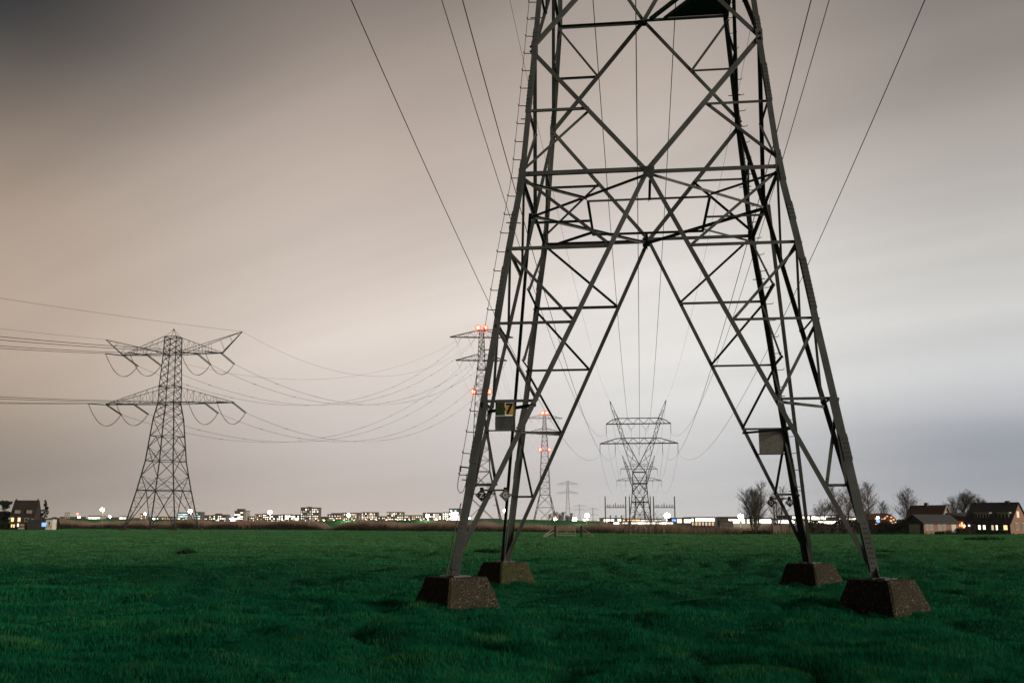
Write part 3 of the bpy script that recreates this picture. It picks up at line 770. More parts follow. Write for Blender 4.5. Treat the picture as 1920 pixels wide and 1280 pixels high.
def left_tower():
    t = thing('lattice_tower', 'tall lattice tension pylon with two crossarms standing alone on the left', 'pylon', LP, LYAW)
    lv = [(0.4, 8.1), (11.8, 5.95), (20.8, 4.5), (33.8, 3.4), (38.8, 2.55), (44.2, 2.5), (54.5, 2.03), (60.0, 1.87)]
    S = M['steel_far']
    legs = [MB() for _ in range(4)]
    for (z0, w0), (z1, w1) in zip(lv, lv[1:]):
        for k, (a, b) in enumerate(((-1, -1), (1, -1), (1, 1), (-1, 1))): legs[k].bar((a*w0, b*w0, z0), (a*w1, b*w1, z1), .30 if z0 < 38 else .22)
    for l in legs: l.build('leg', S, t)
    br = MB()
    cor = lambda w, z: [Vector((-w, -w, z)), Vector((w, -w, z)), Vector((w, w, z)), Vector((-w, w, z))]
    def xpanel(z0, w0, z1, w1, t_, sec=None):
        a, b = cor(w0, z0), cor(w1, z1)
        for k in range(4):
            k2 = (k+1) % 4; br.bar(a[k], b[k2], t_); br.bar(a[k2], b[k], t_)
    # base: inverted V to the middle of the first ring, with sub-struts
    a, b = cor(8.1, .4), cor(5.95, 11.8)
    for k in range(4):
        k2 = (k+1) % 4; m = (b[k]+b[k2])/2; br.bar(b[k], b[k2], .24)
        for p, q in ((a[k], b[k]), (a[k2], b[k2])):
            br.bar(p, m, .2)
            for f in (.3, .55, .8):
                br.bar(p.lerp(q, f), p.lerp(m, f), .09); br.bar(p.lerp(q, min(1, f+.22)), p.lerp(m, f), .08)
    # first diamond panels
    for z0, w0, z1, w1, z2, w2 in ((11.8, 5.95, 16.3, 5.2, 20.8, 4.5), (20.8, 4.5, 25, 4.05, 28.5, 3.75)):
        a, b, c = cor(w0, z0), cor(w1, z1), cor(w2, z2)
        for k in range(4):
            k2 = (k+1) % 4; m = (a[k]+a[k2])/2; m2 = (c[k]+c[k2])/2
            for p in (b[k], b[k2]): br.bar(m, p, .16); br.bar(p, m2, .16); br.bar((a[k]+p)/2 if p is b[k] else (a[k2]+p)/2, (m+p)/2, .07)
            br.bar(c[k], c[k2], .18); br.bar(a[k], b[k2], .07); br.bar(a[k2], b[k], .07)
    for l0, l1 in zip(*(lambda L: (L, L[1:]))(subdiv([(28.5, 3.75), (33.8, 3.4), (38.8, 2.55), (44.2, 2.5), (54.5, 2.03), (60, 1.87)], .52))): xpanel(*l0, *l1, .13)
    for z, w in ((38.8, 2.55), (44.2, 2.5), (54.5, 2.03), (60, 1.87)):
        c = cor(w, z)
        for k in range(4): br.bar(c[k], c[(k+1) % 4], .2)
    br.build('bracing', S, t)
    pk = MB()
    for c in cor(1.87, 60): pk.bar(c, (0, 0, 62.4), .09)
    pk.sphere((0, 0, 62.4), .3, 8, 5); pk.build('peak', S, t)
    for i, (zb, L, at_) in enumerate(LARMS):
        for sx in (-1, 1):
            mb = MB()
            if i == 0:
                crossarm(mb, sx, zb, 60.0, 2.03, L, .4, 7, .14, .05)
                tip = Vector((sx*22.9, 0, 61.2 if sx > 0 else 59.8))
                for sy in (-1, 1):
                    mb.bar((sx*L, sy*.4, zb), tip, .2); mb.bar((sx*2.03, sy*2.03, zb+.2), tip, .15)
                    for f in (.35, .5, .65, .8, .92):
                        p = Vector((sx*2.03, sy*2.03, zb+.2)).lerp(tip, f); q = Vector((sx*L, sy*.4, zb)).lerp(tip, max(0, (f-.6)/.4)) if f > .6 else Vector((p.x, p.y, zb)); mb.bar(p, q, .06)
            else: crossarm(mb, sx, zb, 44.2, 2.55, L, .4, 9, .15, .06)
            mb.build('crossarm', S, t)
    # tension insulators with the slack jumper loops between them
    inv = Matrix.Rotation(-LYAW, 3, 'Z'); dout, din = inv @ OUT_DIR, inv @ IN_DIR
    for zb, L, xs in LARMS:
        for sx in (-1, 1):
            for x in xs:
                root = Vector((sx*x, 0, zb-.1)); ends = []
                for dr, drop, keep in ((dout, .36, LEFT_OUT), (din, .03, LEFT_IN)):
                    e = root + dr*6.6 - Vector((0, 0, 6.6*drop)); sd_ = dr.cross(Vector((0, 0, 1))).normalized()
                    im = MB()
                    for o in (-.3, .3): im.tube([root+sd_*o, e+sd_*o], .125, 6)
                    im.build('insulator', M['glass_ins'], t); ends.append(e); keep.append(LPw(e.x, e.y, e.z))
                jm = MB()
                for o in (-.2, .2): jm.tube([p+Vector((0, o, 0)) for p in sag_pts(ends[1], ends[0], 5.2, 18)], .06, 4)
                jm.build('jumper_loop', M['wire'], t)
    return t
left_tower()
for a, b, pos in ((-1, -1, 'leftmost'), (1, -1, 'second from the right'), (1, 1, 'rightmost'), (-1, 1, 'second from the left')):
    p = LPw(a*8.1, b*8.1, 0)
    f = thing('tower_footing', 'dark low concrete slab under the left pylon, %s of its four' % pos, 'footing', (p.x, p.y, -.1), LYAW, 'slabs under the left pylon')
    MB().quadbox([(-1.3, -1.3, 0), (1.3, -1.3, 0), (1.3, 1.3, 0), (-1.3, 1.3, 0), (-1.0, -1.0, .75), (1.0, -1.0, .75), (1.0, 1.0, .75), (-1.0, 1.0, .75)]).build('slab', M['wood_dark'], f)
    MB().box(-.35, .35, -.35, .35, .75, .9).build('plinth', M['wood_dark'], f)

# ------------------------------------------------------------------ very tall pylons with red warning lights
def red_tower(px, Y, label, yaw=0.05):
    P = at(px, 985, Y); P.z = 0
    t = thing('lattice_tower', label, 'pylon', P, yaw, 'tall red lit pylons'); S = M['steel_red']
    lv = [(0, 11.8), (30, 4.9), (73, 3.2), (91, 1.9), (104, 1.4), (108, 1.3)]
    legs = [MB() for _ in range(4)]
    for (z0, w0), (z1, w1) in zip(lv, lv[1:]):
        for k, (a, b) in enumerate(((-1, -1), (1, -1), (1, 1), (-1, 1))): legs[k].bar((a*w0, b*w0, z0), (a*w1, b*w1, z1), .5 if z0 < 30 else .36)
    for l in legs: l.build('leg', S, t)
    br = MB(); lattice_body(br, [(0, 11.8), (18, 7.66), (30, 4.9)], .1, .25); lattice_body(br, subdiv(lv[1:], .8), .1, .17)
    for k, (a, b) in enumerate(((-1, -1), (1, -1), (1, 1), (-1, 1))):
        for f in (.2, .4, .6, .8):
            z = 30*f; w = 11.8-6.9*f; br.bar((a*w, b*w, z), (a*w*(1-f*.6), b*w, z), .15); br.bar((a*w, b*w, z), (a*w, b*w*(1-f*.6), z), .15)
    br.build('bracing', S, t)
    ends = []
    for zb, zt, L, wb, vs in ((104, 108, 17.6, 1.4, (13.2, 5.7)), (91, 94.5, 14.2, 1.9, (12, 5.2))):
        for sx in (-1, 1):
            mb = MB(); crossarm(mb, sx, zb, zt, wb, L, .5, 7, .26, .10); mb.build('crossarm', S, t)
            for x in vs:
                vm = MB()
                for e in (-1, 1): vm.bar((sx*x+e*1.9, 0, zb), (sx*x, 0, zb-4.2), .13)
                vm.build('insulator', S, t); ends.append(P + Matrix.Rotation(yaw, 3, 'Z') @ Vector((sx*x, 0, zb-4.4)))
    for z, xs in ((109.2, (-2.0, 2.0)), (73.5, (-4.4, 4.4))):
        pf = MB(); pf.bar((xs[0], 0, z-1.2), (xs[1], 0, z-1.2), .4); pf.bar((xs[0], -2.5, z-1.2), (xs[0], 2.5, z-1.2), .3); pf.bar((xs[1], -2.5, z-1.2), (xs[1], 2.5, z-1.2), .3)
        pf.build('light_platform', S, t)
        for x in xs:
            l = MB().sphere((x, -2.2, z), 1.0 if Y < 700 else 1.4, 10, 6).build('warning_light', M['beacon'], t, True)
            MB().tube([(x, -2.2, z-2.2), (x, -2.2, z-1.2)], .25, 6).build('lamp_base', S, l)
            MB().sphere((x, -2.2, z), 1.75 if Y < 700 else 2.4, 14, 9).build('red_bloom_globe', M['red_bloom_globe'], l, True)  # added bloom halo round the beacon, not a lamp cover
    return t, P, ends
RT1, RP1, E1 = red_tower(901, 560, 'tallest red lit pylon half hidden behind the left front leg of the near pylon')
RT2, RP2, E2 = red_tower(1022, 1000, 'smaller red lit pylon seen through the left legs of the near pylon')

# ------------------------------------------------------------------ faint pylons on the horizon
def faint_tower(px, Y, H, L, label, a1=.93, a2=.73):
    P = at(px, 985, Y); P.z = 0
    t = thing('lattice_tower', label, 'pylon', P, 0, 'faint pylons on the horizon'); S = M['steel_red']
    mb = MB(); lattice_body(mb, subdiv([(0, H*.065), (H*.6, H*.028), (H, H*.018)], 1.0), .2, .10); mb.build('body', S, t)
    for f, k in ((a1, 1.0), (a2, 1.05)):
        for sx in (-1, 1):
            mb = MB(); crossarm(mb, sx, H*f, H*f+H*.05, H*.02, L*k, .3, 5, .17, .08)
            for x in (.5, .75, .97): mb.bar((sx*L*k*x, 0, H*f), (sx*L*k*x, 0, H*f-3), .15)
            mb.build('crossarm', S, t)
faint_tower(1065, 1250, 54, 12, 'faint two armed pylon left of the central pylon')
faint_tower(1087, 2300, 46, 14, 'tiny pylon on the horizon left of the bright street lamp', .93, .75)
faint_tower(1112, 2500, 42, 13, 'tiny pylon on the horizon right of the bright street lamp', .93, .6)

# ------------------------------------------------------------------ conductors
def wire(label, a, b, sag, r, mat='wire', twin=0.0, group=None, spacer=0, n=40, cat='cable'):
    pts = sag_pts(a, b, sag, n)
    d = (Vector(b)-Vector(a)); sd_ = d.cross(Vector((0, 0, 1))).normalized()
    mb = MB(); org = pts[0]
    for o in ((-twin, twin) if twin else (0,)): mb.tube([p-org+sd_*o for p in pts], r, 4, False)
    w = mb.build('power_cable', M[mat]); w.location = org
    tag(w, label, cat, group)
    if spacer:
        for k in range(1, spacer+1):
            t_ = k/(spacer+1); p = Vector(a).lerp(Vector(b), t_) - Vector((0, 0, 4*sag*t_*(1-t_))) - org
            MB().tube([p-sd_*(twin+.25), p+sd_*(twin+.25)], .09, 5).build('spacer', M[mat], w)
    return w
for x, z, where in ATT:
    earth = z > 40
    wire('%s cable to the %s of the central pylon' % ('thin earth' if earth else 'dark', where), TWp(x, lift(z)), TWp(x, z, 0, P2, ang2), 6.5 if earth else 10.5, .015 if earth else .026, group='cables strung from the near pylon to the next')
for x, z, where in ATT:
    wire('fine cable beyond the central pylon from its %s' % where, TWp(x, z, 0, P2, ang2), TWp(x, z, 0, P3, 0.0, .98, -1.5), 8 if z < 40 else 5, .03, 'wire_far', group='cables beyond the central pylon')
names = ['outer left', 'inner left', 'outer right', 'inner right']
order = [1, 0, 2, 3]
E1s = sorted(range(8), key=lambda i: (-E1[i].z, E1[i].x))
LOs = sorted(range(8), key=lambda i: (-round(LEFT_OUT[i].z), (LEFT_OUT[i]-LP).dot(Vector((math.cos(LYAW), math.sin(LYAW), 0)))))
lab8 = ['%s crossarm, %s' % (a, b) for a in ('upper', 'lower') for b in ('left end', 'left inner', 'right inner', 'right end')]
for k in range(8):
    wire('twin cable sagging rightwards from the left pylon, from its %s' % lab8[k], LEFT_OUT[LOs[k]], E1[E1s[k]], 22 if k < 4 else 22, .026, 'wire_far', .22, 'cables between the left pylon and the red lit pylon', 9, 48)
    e = LEFT_IN[LOs[k]]
    wire('twin cable leaving leftwards from the left pylon, from its %s' % lab8[k], e, e + IN_DIR*300 + Vector((0, 0, 0)), 8.0, .04, 'wire', .25, 'cables leaving the left pylon to the left', 0, 30)
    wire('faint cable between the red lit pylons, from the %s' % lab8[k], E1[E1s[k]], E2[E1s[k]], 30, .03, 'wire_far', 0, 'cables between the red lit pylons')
for sx, nm in ((-1, 'left'), (1, 'right')):
    p = LPw(sx*22.9, 0, 61.2 if sx > 0 else 59.8)
    wire('thin earth cable from the %s horn of the left pylon to the red lit pylon' % nm, p, RP1+Vector((sx*3, 0, 109)), 20, .035, 'wire_far', group='earth cables of the left line')
    wire('thin earth cable from the %s horn of the left pylon off to the left' % nm, p, p+IN_DIR*300+Vector((0, 0, 0)), 5, .04, 'wire_far', group='earth cables of the left line')
# ================================================================== reeds, dike
EDGE = [(-330, 560), (-177, 412), (-74, 330), (-20, 262), (21, 214), (50, 209), (77, 207), (110, 206)]
def edge_pt(s):
    P = np.array(EDGE, float); d = np.r_[0, np.cumsum(np.hypot(*np.diff(P, axis=0).T))]; s = np.asarray(s)*d[-1]
    return np.interp(s, d, P[:, 0]), np.interp(s, d, P[:, 1])
def make_reeds():
    rng = np.random.default_rng(8); n = 120000
    # density falls with distance so that every part of the bed is as full
    s = rng.uniform(0, 1, n*2)**0.72; s = 1-s*0.995
    x0, y0 = edge_pt(s); off = rng.uniform(0, 1, n*2)
    x = x0 + rng.normal(0, .3, n*2); y = y0 + off*(4+5*vnoise(x0/30, y0/30, 9)) + (vnoise(x0/9, y0*0, 31)-.5)*3
    keep = (x0 < 58) ; x, y, off = x[keep][:n], y[keep][:n], off[keep][:n]; n = len(x)
    hv = 0.68+0.55*vnoise(x/14, y*0, 12)+0.25*vnoise(x/3.1, y*0, 13)
    gap = np.exp(-((x+53.5)/3.0)**2)*.75
    far = np.hypot(x, y)
    L = (2.15*hv*(0.75+0.35*off))*(1-gap)*rng.uniform(.8, 1.12, n)*np.interp(far, [200, 330, 550], [.88, 1.3, 1.7])
    V, F = blades(n, x, y, L, 0.06*far/220*rng.uniform(.7, 1.3, n), rng.uniform(.04, .3, n), rng, zfun=lambda a, b: ground_z(a, b)-.05)
    tag(np_mesh('reeds', V, F, M['reed']), 'brown reed bed along the far edge of the meadow', 'reeds', kind='stuff')
    # dark rough grass at the foot of the reeds
    n = 26000; s = 1-rng.uniform(0, 1, n)**0.72*.995; x0, y0 = edge_pt(s); x = x0+rng.normal(0, .4, n); y = y0-rng.uniform(0, 5, n)
    far = np.hypot(x, y); V, F = blades(n, x, y, rng.uniform(.2, .75, n)*(.5+vnoise(x/4, y/4, 17)), .05*far/200, rng.uniform(.2, .7, n), rng)
    tag(np_mesh('bank_grass', V, F, M['rush']), 'dark rough grass along the foot of the reeds', 'grass', kind='stuff')
make_reeds()
def make_dike():
    px = np.linspace(60, 1480, 160); V = []; F = []
    cy = np.interp(px, [60, 110, 240, 330, 420, 590, 640, 860, 1000, 1120, 1300, 1480], [975, 971.5, 972.5, 973.5, 976, 976, 974.5, 974.5, 973.5, 976.5, 979, 981])
    prof = [(-16, 0), (-4, .93), (-1.5, 1), (2.5, 1), (6, .9), (18, 0)]
    for k, (a, c) in enumerate(zip(px, cy)):
        p = at(a, c, 590.0)
        for o, f in prof: V.append((p.x, p.y+o, -.3+(p.z+.3)*f+(.12*math.sin(k*1.3+o) if 0 < f < 1 else 0)))
    m = len(prof); n = len(px)
    for i in range(n-1):
        for j in range(m-1): F.append((i*m+j, (i+1)*m+j, (i+1)*m+j+1, i*m+j+1))
    mb = MB(); mb.v = V; mb.f = F
    tag(mb.build('dike', M['dike'], None, True), 'long grassy dike behind the reeds', 'dike', kind='structure')
make_dike()
def far_field_grass():
    pass

# ------------------------------------------------------------------ tussocks in the meadow
def tussock(px, py, w, h, label):
    u = (px-960)/FPX; Y = CAMH*FPX*1.016/(py-983.5); p = at(px, py, Y); rng = np.random.default_rng(int(px)); n = 420
    a = rng.uniform(0, 6.283, n); r = np.sqrt(rng.uniform(0, 1, n))*w; x, y = r*np.cos(a), r*np.sin(a)*.8
    z0 = gz(p.x, p.y)
    V, F = blades(n, x, y, h*rng.uniform(.5, 1.1, n)*(1.15-.6*r/w), .012*Y/20*np.ones(n), rng.uniform(.15, .8, n), rng, zfun=lambda X, Y_: X*0)
    o = np_mesh('grass_tussock', V, F, M['rush']); o.location = (p.x, p.y, z0); tag(o, label, 'tussock', 'dark tussocks in the meadow')
tussock(351, 1037, .55, .42, 'dark upright tussock of rushes in front of the left pylon')
tussock(914, 1036, .8, .32, 'low dark tussock behind the front left leg of the near pylon')
tussock(1653, 1035, .9, .28, 'dark tussock beside the front right leg of the near pylon')
tussock(1845, 1012, 2.0, .4, 'wide dark tussock in front of the right hand house')

# ------------------------------------------------------------------ field gate
def field_gate():
    Y = 131.0; a = at(1041, 1006, Y); b = at(1090, 1006, Y); g = gz(a.x, a.y)
    t = thing('field_gate', 'low wooden field gate with slanting side rails in front of the reeds', 'gate', ((a.x+b.x)/2, Y, g), 0)
    w = (b.x-a.x)/2
    for s in (-1, 1):
        MB().box(s*w-.12, s*w+.12, -.12, .12, -.1, 1.48).build('post', M['wood_dark'], t)
        for k, (z0, z1) in enumerate(((1.2, .15), (.75, .0))):
            MB().bar((s*w, .02, z0), (s*(w+1.55), -.5, z1), .09, .12).build('side_rail', M['wood'], t)
        MB().bar((s*(w+1.0), -.3, -.1), (s*(w+1.0), -.3, .62), .09).build('side_post', M['wood'], t)
    lf = MB()
    for z in (.25, .55, .85, 1.08): lf.box(-w+.2, w-.75, -.04, .04, z-.035, z+.035)
    for x in (-w+.2, -.3, w-.75): lf.box(x-.04, x+.04, .042, .09, .2, 1.12)
    lf.bar((-w+.2, -.06, .25), (w-.75, -.06, 1.08), .03, .07); lf.build('gate_leaf', M['wood'], t)
field_gate()

# ------------------------------------------------------------------ street lamps
def lamp(px, py, Y, mat, label, r=.8, pole=True, group='street lamps along the town edge', base=None):
    p = at(px, py, Y); zb = 0.0 if base is None else base
    t = thing('street_lamp', label, 'street lamp', (p.x, p.y, zb), 0, group); h = p.z-zb
    if pole:
        MB().tube([(0, 0, 0), (0, 0, h)], .13*Y/560, 6, True, .08*Y/560).build('pole', M['city_pale'], t)
        MB().bar((0, 0, h+.02), (0, -r*1.0, h+.12), .12).build('arm', M['city_pale'], t)
    MB().sphere((0, -r*1.1, h), r, 14, 9, .9).build('lamp_head', M[mat], t, True)
    return t
W_, WW, BB = 'lamp_white', 'lamp_warm', 'lamp_blue'
for a in ((193, 955, 575, W_, 'tall street lamp standing alone between the left house and the left pylon', .95), (207, 968, 640, W_, 'low bright lamp just right of the tall left street lamp', .7),
          (146, 963, 640, 'lamp_red', 'red lamp on the town edge right of the left house', .55), (149, 969, 630, W_, 'white lamp below the red one right of the left house', .6),
          (273, 963, 640, W_, 'lamp shining through the left legs of the left pylon', .7), (289, 972, 620, 'lamp_blue', 'small bluish lamp at the middle of the left pylon base', .45), (358, 958, 600, W_, 'bright street lamp at the right foot of the left pylon', 1.1),
          (507, 960, 600, W_, 'bright street lamp before the row of flats right of the left pylon', 1.25), (437, 974, 620, W_, 'wide bright lamp at the foot of the pale tower block', 1.2), (654, 965, 585, W_, 'street lamp standing between the large lit block and the flats', 1.0), (802, 967, 585, W_, 'street lamp on the dike left of the glowing billboard', 1.05),
          (875, 955, 585, BB, 'pale blue lamp right beside the front left leg of the near pylon', .8), (880, 971, 600, BB, 'small pale blue lamp low beside the front left leg', .55), (947, 957, 575, WW, 'warm lamp shining beside the back left leg of the near pylon', 1.1),
          (1015, 977, 620, W_, 'low lamp at the left foot of the smaller red lit pylon', .75), (1030, 977, 640, W_, 'low lamp under the smaller red lit pylon', .75), (1041, 973, 640, W_, 'lamp at the right foot of the smaller red lit pylon', .85), (1060, 978, 600, W_, 'lamp below the faint two armed pylon', .75),
          (1077, 973, 600, W_, 'large bright lamp right of the faint two armed pylon', 1.2), (1089, 979, 620, W_, 'little lamp between two large bright lamps', .5), (1100, 966, 575, W_, 'tall bright street lamp left of the substation posts', 1.15), (1114, 979, 620, W_, 'little lamp right of the tall bright street lamp', .55),
          (1250, 966, 420, W_, 'very bright lamp right of the central pylon', 1.1), (1388, 968, 420, W_, 'very bright lamp left of the tall bare trees', 1.05), (987, 977, 640, WW, 'low lamp right of the back left leg of the near pylon', .6)):
    lamp(*a)
row = [608, 626, 645, 664, 688, 706, 725, 746, 768, 790, 816, 838]
ords = 'first second third fourth fifth sixth seventh eighth ninth tenth eleventh twelfth'.split()
for k, x in enumerate(row): lamp(x, 975.5, 600, 'lamp_small', 'small lamp on the dike crest, %s of its row from the left' % ords[k], .48, group='row of small lamps on the dike', base=3.0)

rr_ = random.Random(77)
for k in range(46):
    x = rr_.uniform(225, 850) if k < 34 else rr_.uniform(1000, 1130)
    lamp(x, rr_.uniform(973.5, 977.5), rr_.uniform(700, 960), rr_.choice(('lamp_small', 'lamp_small', 'lit_warm')), 'tiny warm lamp among the far buildings of the town', rr_.uniform(.4, .75), group='tiny lamps among the town buildings')
# ------------------------------------------------------------------ town blocks
def block(px0, px1, ytop, Y, label, wall='city_wall', rows=4, cols=8, lit=.6, mats=('lit_white', 'lit_warm', 'lit_dim'), depth=14, base=0.0, name='apartment_block', cat='building', roof=True, wf=.46, hf=.42, seed=None, penthouse=None, ybase=978, top_extra=None):
    rng = random.Random(seed if seed is not None else int(px0*7+px1))
    a = at(px0, ytop, Y); b = at(px1, ytop, Y); w = b.x-a.x; H = a.z-base
    t = thing(name, label, cat, ((a.x+b.x)/2, Y, base), 0, 'buildings of the town on the horizon')
    MB().box(-w/2, w/2, 0, depth, 0, H).build('wall', M[wall], t)
    if roof: MB().box(-w/2-.3, w/2+.3, -.3, depth+.3, H+.003, H+.45).build('roof', M['city_roof'], t)
    if penthouse:
        x0, x1, h = penthouse; MB().box(w*(x0-.5), w*(x1-.5), 2, depth-2, H+.46, H+h).build('roof_storey', M[wall], t)
    zlo = at(px0, ybase, Y).z-base; hh = (H-.4-zlo)/rows
    for i in range(rows):
        for j in range(cols):
            if rng.random() > lit: continue
            x0 = -w/2 + (j+.5-wf/2)*w/cols; x1 = x0+wf*w/cols; z0 = zlo+(i+.5-hf/2)*hh; z1 = z0+hf*hh
            MB().box(x0, x1, -.12, .02, z0, z1).build('window', M[rng.choice(mats)], t)
    return t
CW = ('lit_white', 'lit_white', 'lit_dim', 'lit_warm'); CB = ('lit_bright', 'lit_white'); CC = ('lit_cyan', 'lit_white', 'lit_cyan')
block(112, 150, 969, 1000, 'low dim row of roofs right of the left house', 'city_dark', 1, 5, .5, CW)
block(166, 188, 967, 1000, 'low bright shed left of the tall left street lamp', 'city_pale', 1, 4, 1, CB, wf=.9, hf=.7)
block(189, 222, 970, 1050, 'low dim shed right of the tall left street lamp', 'city_dark', 1, 5, .6, CW)
block(224, 237, 968, 1000, 'small white lit building left of the left pylon', 'city_pale', 1, 2, 1, CB, wf=.8, hf=.8)
block(240, 262, 971, 1050, 'low white lit building at the left foot of the left pylon', 'city_wall', 1, 4, .8, CB)
block(263, 268, 963, 1000, 'slim warm lit tower behind the left legs of the left pylon', 'city_wall', 3, 1, 1, ('lit_warm',))
block(274, 322, 969, 1050, 'low town row behind the middle of the left pylon', 'city_wall', 2, 10, .6, CW)
block(334, 352, 961, 1000, 'blue lit office block behind the right legs of the left pylon', 'city_wall', 4, 4, .95, CC, wf=.85, hf=.45)
block(366, 376, 960, 1020, 'narrow blue lit block right of the left pylon', 'city_dark', 4, 2, .9, CC, wf=.8, hf=.4)
block(378, 399, 966, 1050, 'small houses with scattered lit windows right of the left pylon', 'city_dark', 3, 6, .55, CW)
block(400, 424, 965, 1050, 'dark houses with one broad lit gable', 'city_dark', 3, 6, .45, CB, penthouse=(.1, .45, 1.6))
block(425, 438, 969, 1060, 'low pale house left of the pale tower block', 'city_pale', 2, 3, .7, CB)
block(440, 456, 958, 1000, 'tower block with bright landings on its left side', 'city_dark', 5, 3, .7, CB, penthouse=(.2, .9, 2.4), wf=.9, hf=.4)
block(457, 462, 957.5, 1000, 'tall pale blank gable beside the bright landings', 'city_pale', 4, 1, 0)
block(464, 477, 968, 1060, 'low row of small houses right of the pale tower block', 'city_brick', 2, 4, .6, CW)
block(478, 492, 964, 1000, 'brick flats at the left end of the long row', 'city_brick', 4, 4, .7, CW, wf=.5)
block(493, 504, 963, 1005, 'tallest brick flats of the long row, left of the street lamp', 'city_brick', 4, 3, .8, CB)
block(505, 526, 965.5, 1000, 'brick flats behind the bright street lamp', 'city_brick', 3, 6, .75, CB, wf=.6)
block(527, 545, 964.5, 1005, 'brick flats with a bright stairwell in the middle', 'city_brick', 3, 5, .8, CB, wf=.65, hf=.65)
block(546, 561, 965, 1000, 'brick flats at the right end of the long row', 'city_brick', 3, 4, .8, CB, wf=.65, hf=.65)
bt = block(564, 584, 951.5, 980, 'tallest town block, left part with coloured top windows', 'city_dark', 6, 5, .55, ('lit_white', 'lit_bright', 'lit_dim', 'lit_pink', 'lit_cyan'), penthouse=(.55, .85, 1.0))
block(584.6, 597.5, 951.8, 984, 'tallest town block, right part with a bright stairwell', 'city_dark', 6, 4, .7, ('lit_white', 'lit_pink', 'lit_bright'))
block(598, 612, 969, 1050, 'low warm building right of the tallest block', 'city_pale', 1, 3, .3, CW)
block(614, 640, 964, 1040, 'low terraced flats with balconies right of the tallest block', 'city_dark', 3, 10, .6, CW, penthouse=(.25, .9, 1.5))
block(641, 676, 961.5, 1050, 'pale flats behind the street lamp', 'city_wall', 4, 10, .5, CW)
block(678, 707, 960.5, 1000, 'dark square block of flats with a grid of lit windows, left of two', 'city_dark', 5, 9, .75, ('lit_white', 'lit_bright', 'lit_warm'))
block(709, 723, 968, 1050, 'small dark houses between two square blocks of flats', 'city_dark', 2, 4, .5, CW)
block(726, 756, 960.2, 1000, 'dark square block of flats with a grid of lit windows, right of two', 'city_dark', 5, 8, .85, ('lit_white', 'lit_bright', 'lit_dim'))
block(758, 790, 966, 1040, 'low town houses right of the two square blocks', 'city_wall', 3, 9, .55, CW)
block(793, 827, 961.5, 1000, 'brown flats behind the dike street lamp', 'city_brick', 4, 9, .55, CB)
block(830, 845, 960.5, 1000, 'dark narrow flats left of the glowing billboard', 'city_dark', 4, 4, .8, CB, hf=.7)
block(842, 866, 953.5, 1100, 'grey office block above the glowing billboard', 'city_wall', 4, 3, .5, ('lit_white', 'lit_cyan'))
def billboard():
    a = at(845.5, 960, 800.0); b = at(860.5, 975, 800.0)
    t = thing('billboard', 'square glowing white billboard left of the near pylon', 'billboard', ((a.x+b.x)/2, 800, 0)); w = (b.x-a.x)/2
    MB().box(-w, w, 0, .5, b.z, a.z).build('screen', M['lit_ad'], t); MB().box(-w-.3, w+.3, .52, 1.0, b.z-.3, a.z+.3).build('frame', M['black'], t)
    s = MB(); c = (a.z+b.z)/2
    s.slab([(-.25, -.05, c-2.0), (.2, -.05, c-2.0), (.9, -.05, c+1.6), (.4, -.05, c+1.6)], (0, .03, 0)); s.slab([(-.8, -.05, c+1.2), (-.4, -.05, c+1.4), (.15, -.05, c-.2), (-.1, -.05, c-.6)], (0, .03, 0)); s.build('figure_mark', M['sign_grey'], t)
    for sx in (-1, 1): MB().bar((sx*w*.6, .75, 0), (sx*w*.6, .75, b.z-.31), .5).build('post', M['black'], t)
billboard()
block(894, 941, 972.5, 900, 'long low dark ridge of roofs between the left legs of the near pylon', 'city_dark', 1, 8, .15, CW)
block(951, 985, 974, 950, 'low dark sheds with warm lights right of the back left leg', 'city_dark', 1, 9, .5, ('lit_warm',))
for x, i in ((123, 0), (126.5, 1), (130, 2)):
    p = at(x, 961, 900.0); t = thing('chimney_stack', 'slim pale stack right of the left house, %s of three' % ('leftmost', 'middle', 'rightmost')[i], 'chimney', (p.x, 900, 0), 0, 'pale stacks')
    MB().tube([(0, 0, 0), (0, 0, p.z)], .6, 8, True, .5).build('shaft', M['city_pale'], t); MB().tube([(0, 0, p.z+.01), (0, 0, p.z+.5)], .65, 8).build('rim', M['city_wall'], t)

# industrial strip and greenhouses on the right
def hall(px0, px1, ytop, ybot, Y, label, mat, panes, wall='city_pale', name='factory_hall', lower=None, depth=25):
    a = at(px0, ytop, Y); b = at(px1, ybot, Y); w = b.x-a.x
    t = thing(name, label, 'hall', ((a.x+b.x)/2, Y, 0), 0, 'lit halls on the right of the horizon')
    MB().box(-w/2, w/2, 0, depth, 0, a.z).build('wall', M[wall], t); MB().box(-w/2-.4, w/2+.4, -.5, depth+.4, a.z+.003, a.z+.5).build('roof', M['city_roof'], t)
    rng = random.Random(int(px0)); H = a.z-b.z
    for k in range(panes):
        if rng.random() < .12: continue
        x0 = -w/2+w*(k+.04)/panes; x1 = -w/2+w*(k+.96)/panes
        MB().box(x0, x1, -.12, .02, b.z+.05*H, a.z-.12*H).build('window', M[mat if rng.random() < .75 else 'lit_white'], t)
    if lower:
        for k in range(lower): MB().box(-w/2+w*(k+.2)/lower, -w/2+w*(k+.8)/lower, -.1, .02, b.z-1.2*H, b.z-.2*H).build('door', M['lit_dim'], t)
    return t
hall(1072, 1132, 977.5, 981, 640, 'thin glowing box for car light trails right of the large bright lamp', 'lit_hall', 12, name='greenhouse')  # glowing box added in place of car light trails on the road
hall(1132, 1166, 972, 978, 520, 'white lit hall at the left of the central pylon', 'lit_hall', 9)
hall(1168, 1200, 973, 978.5, 560, 'yellowish lit hall directly behind the central pylon', 'lit_warm', 8)
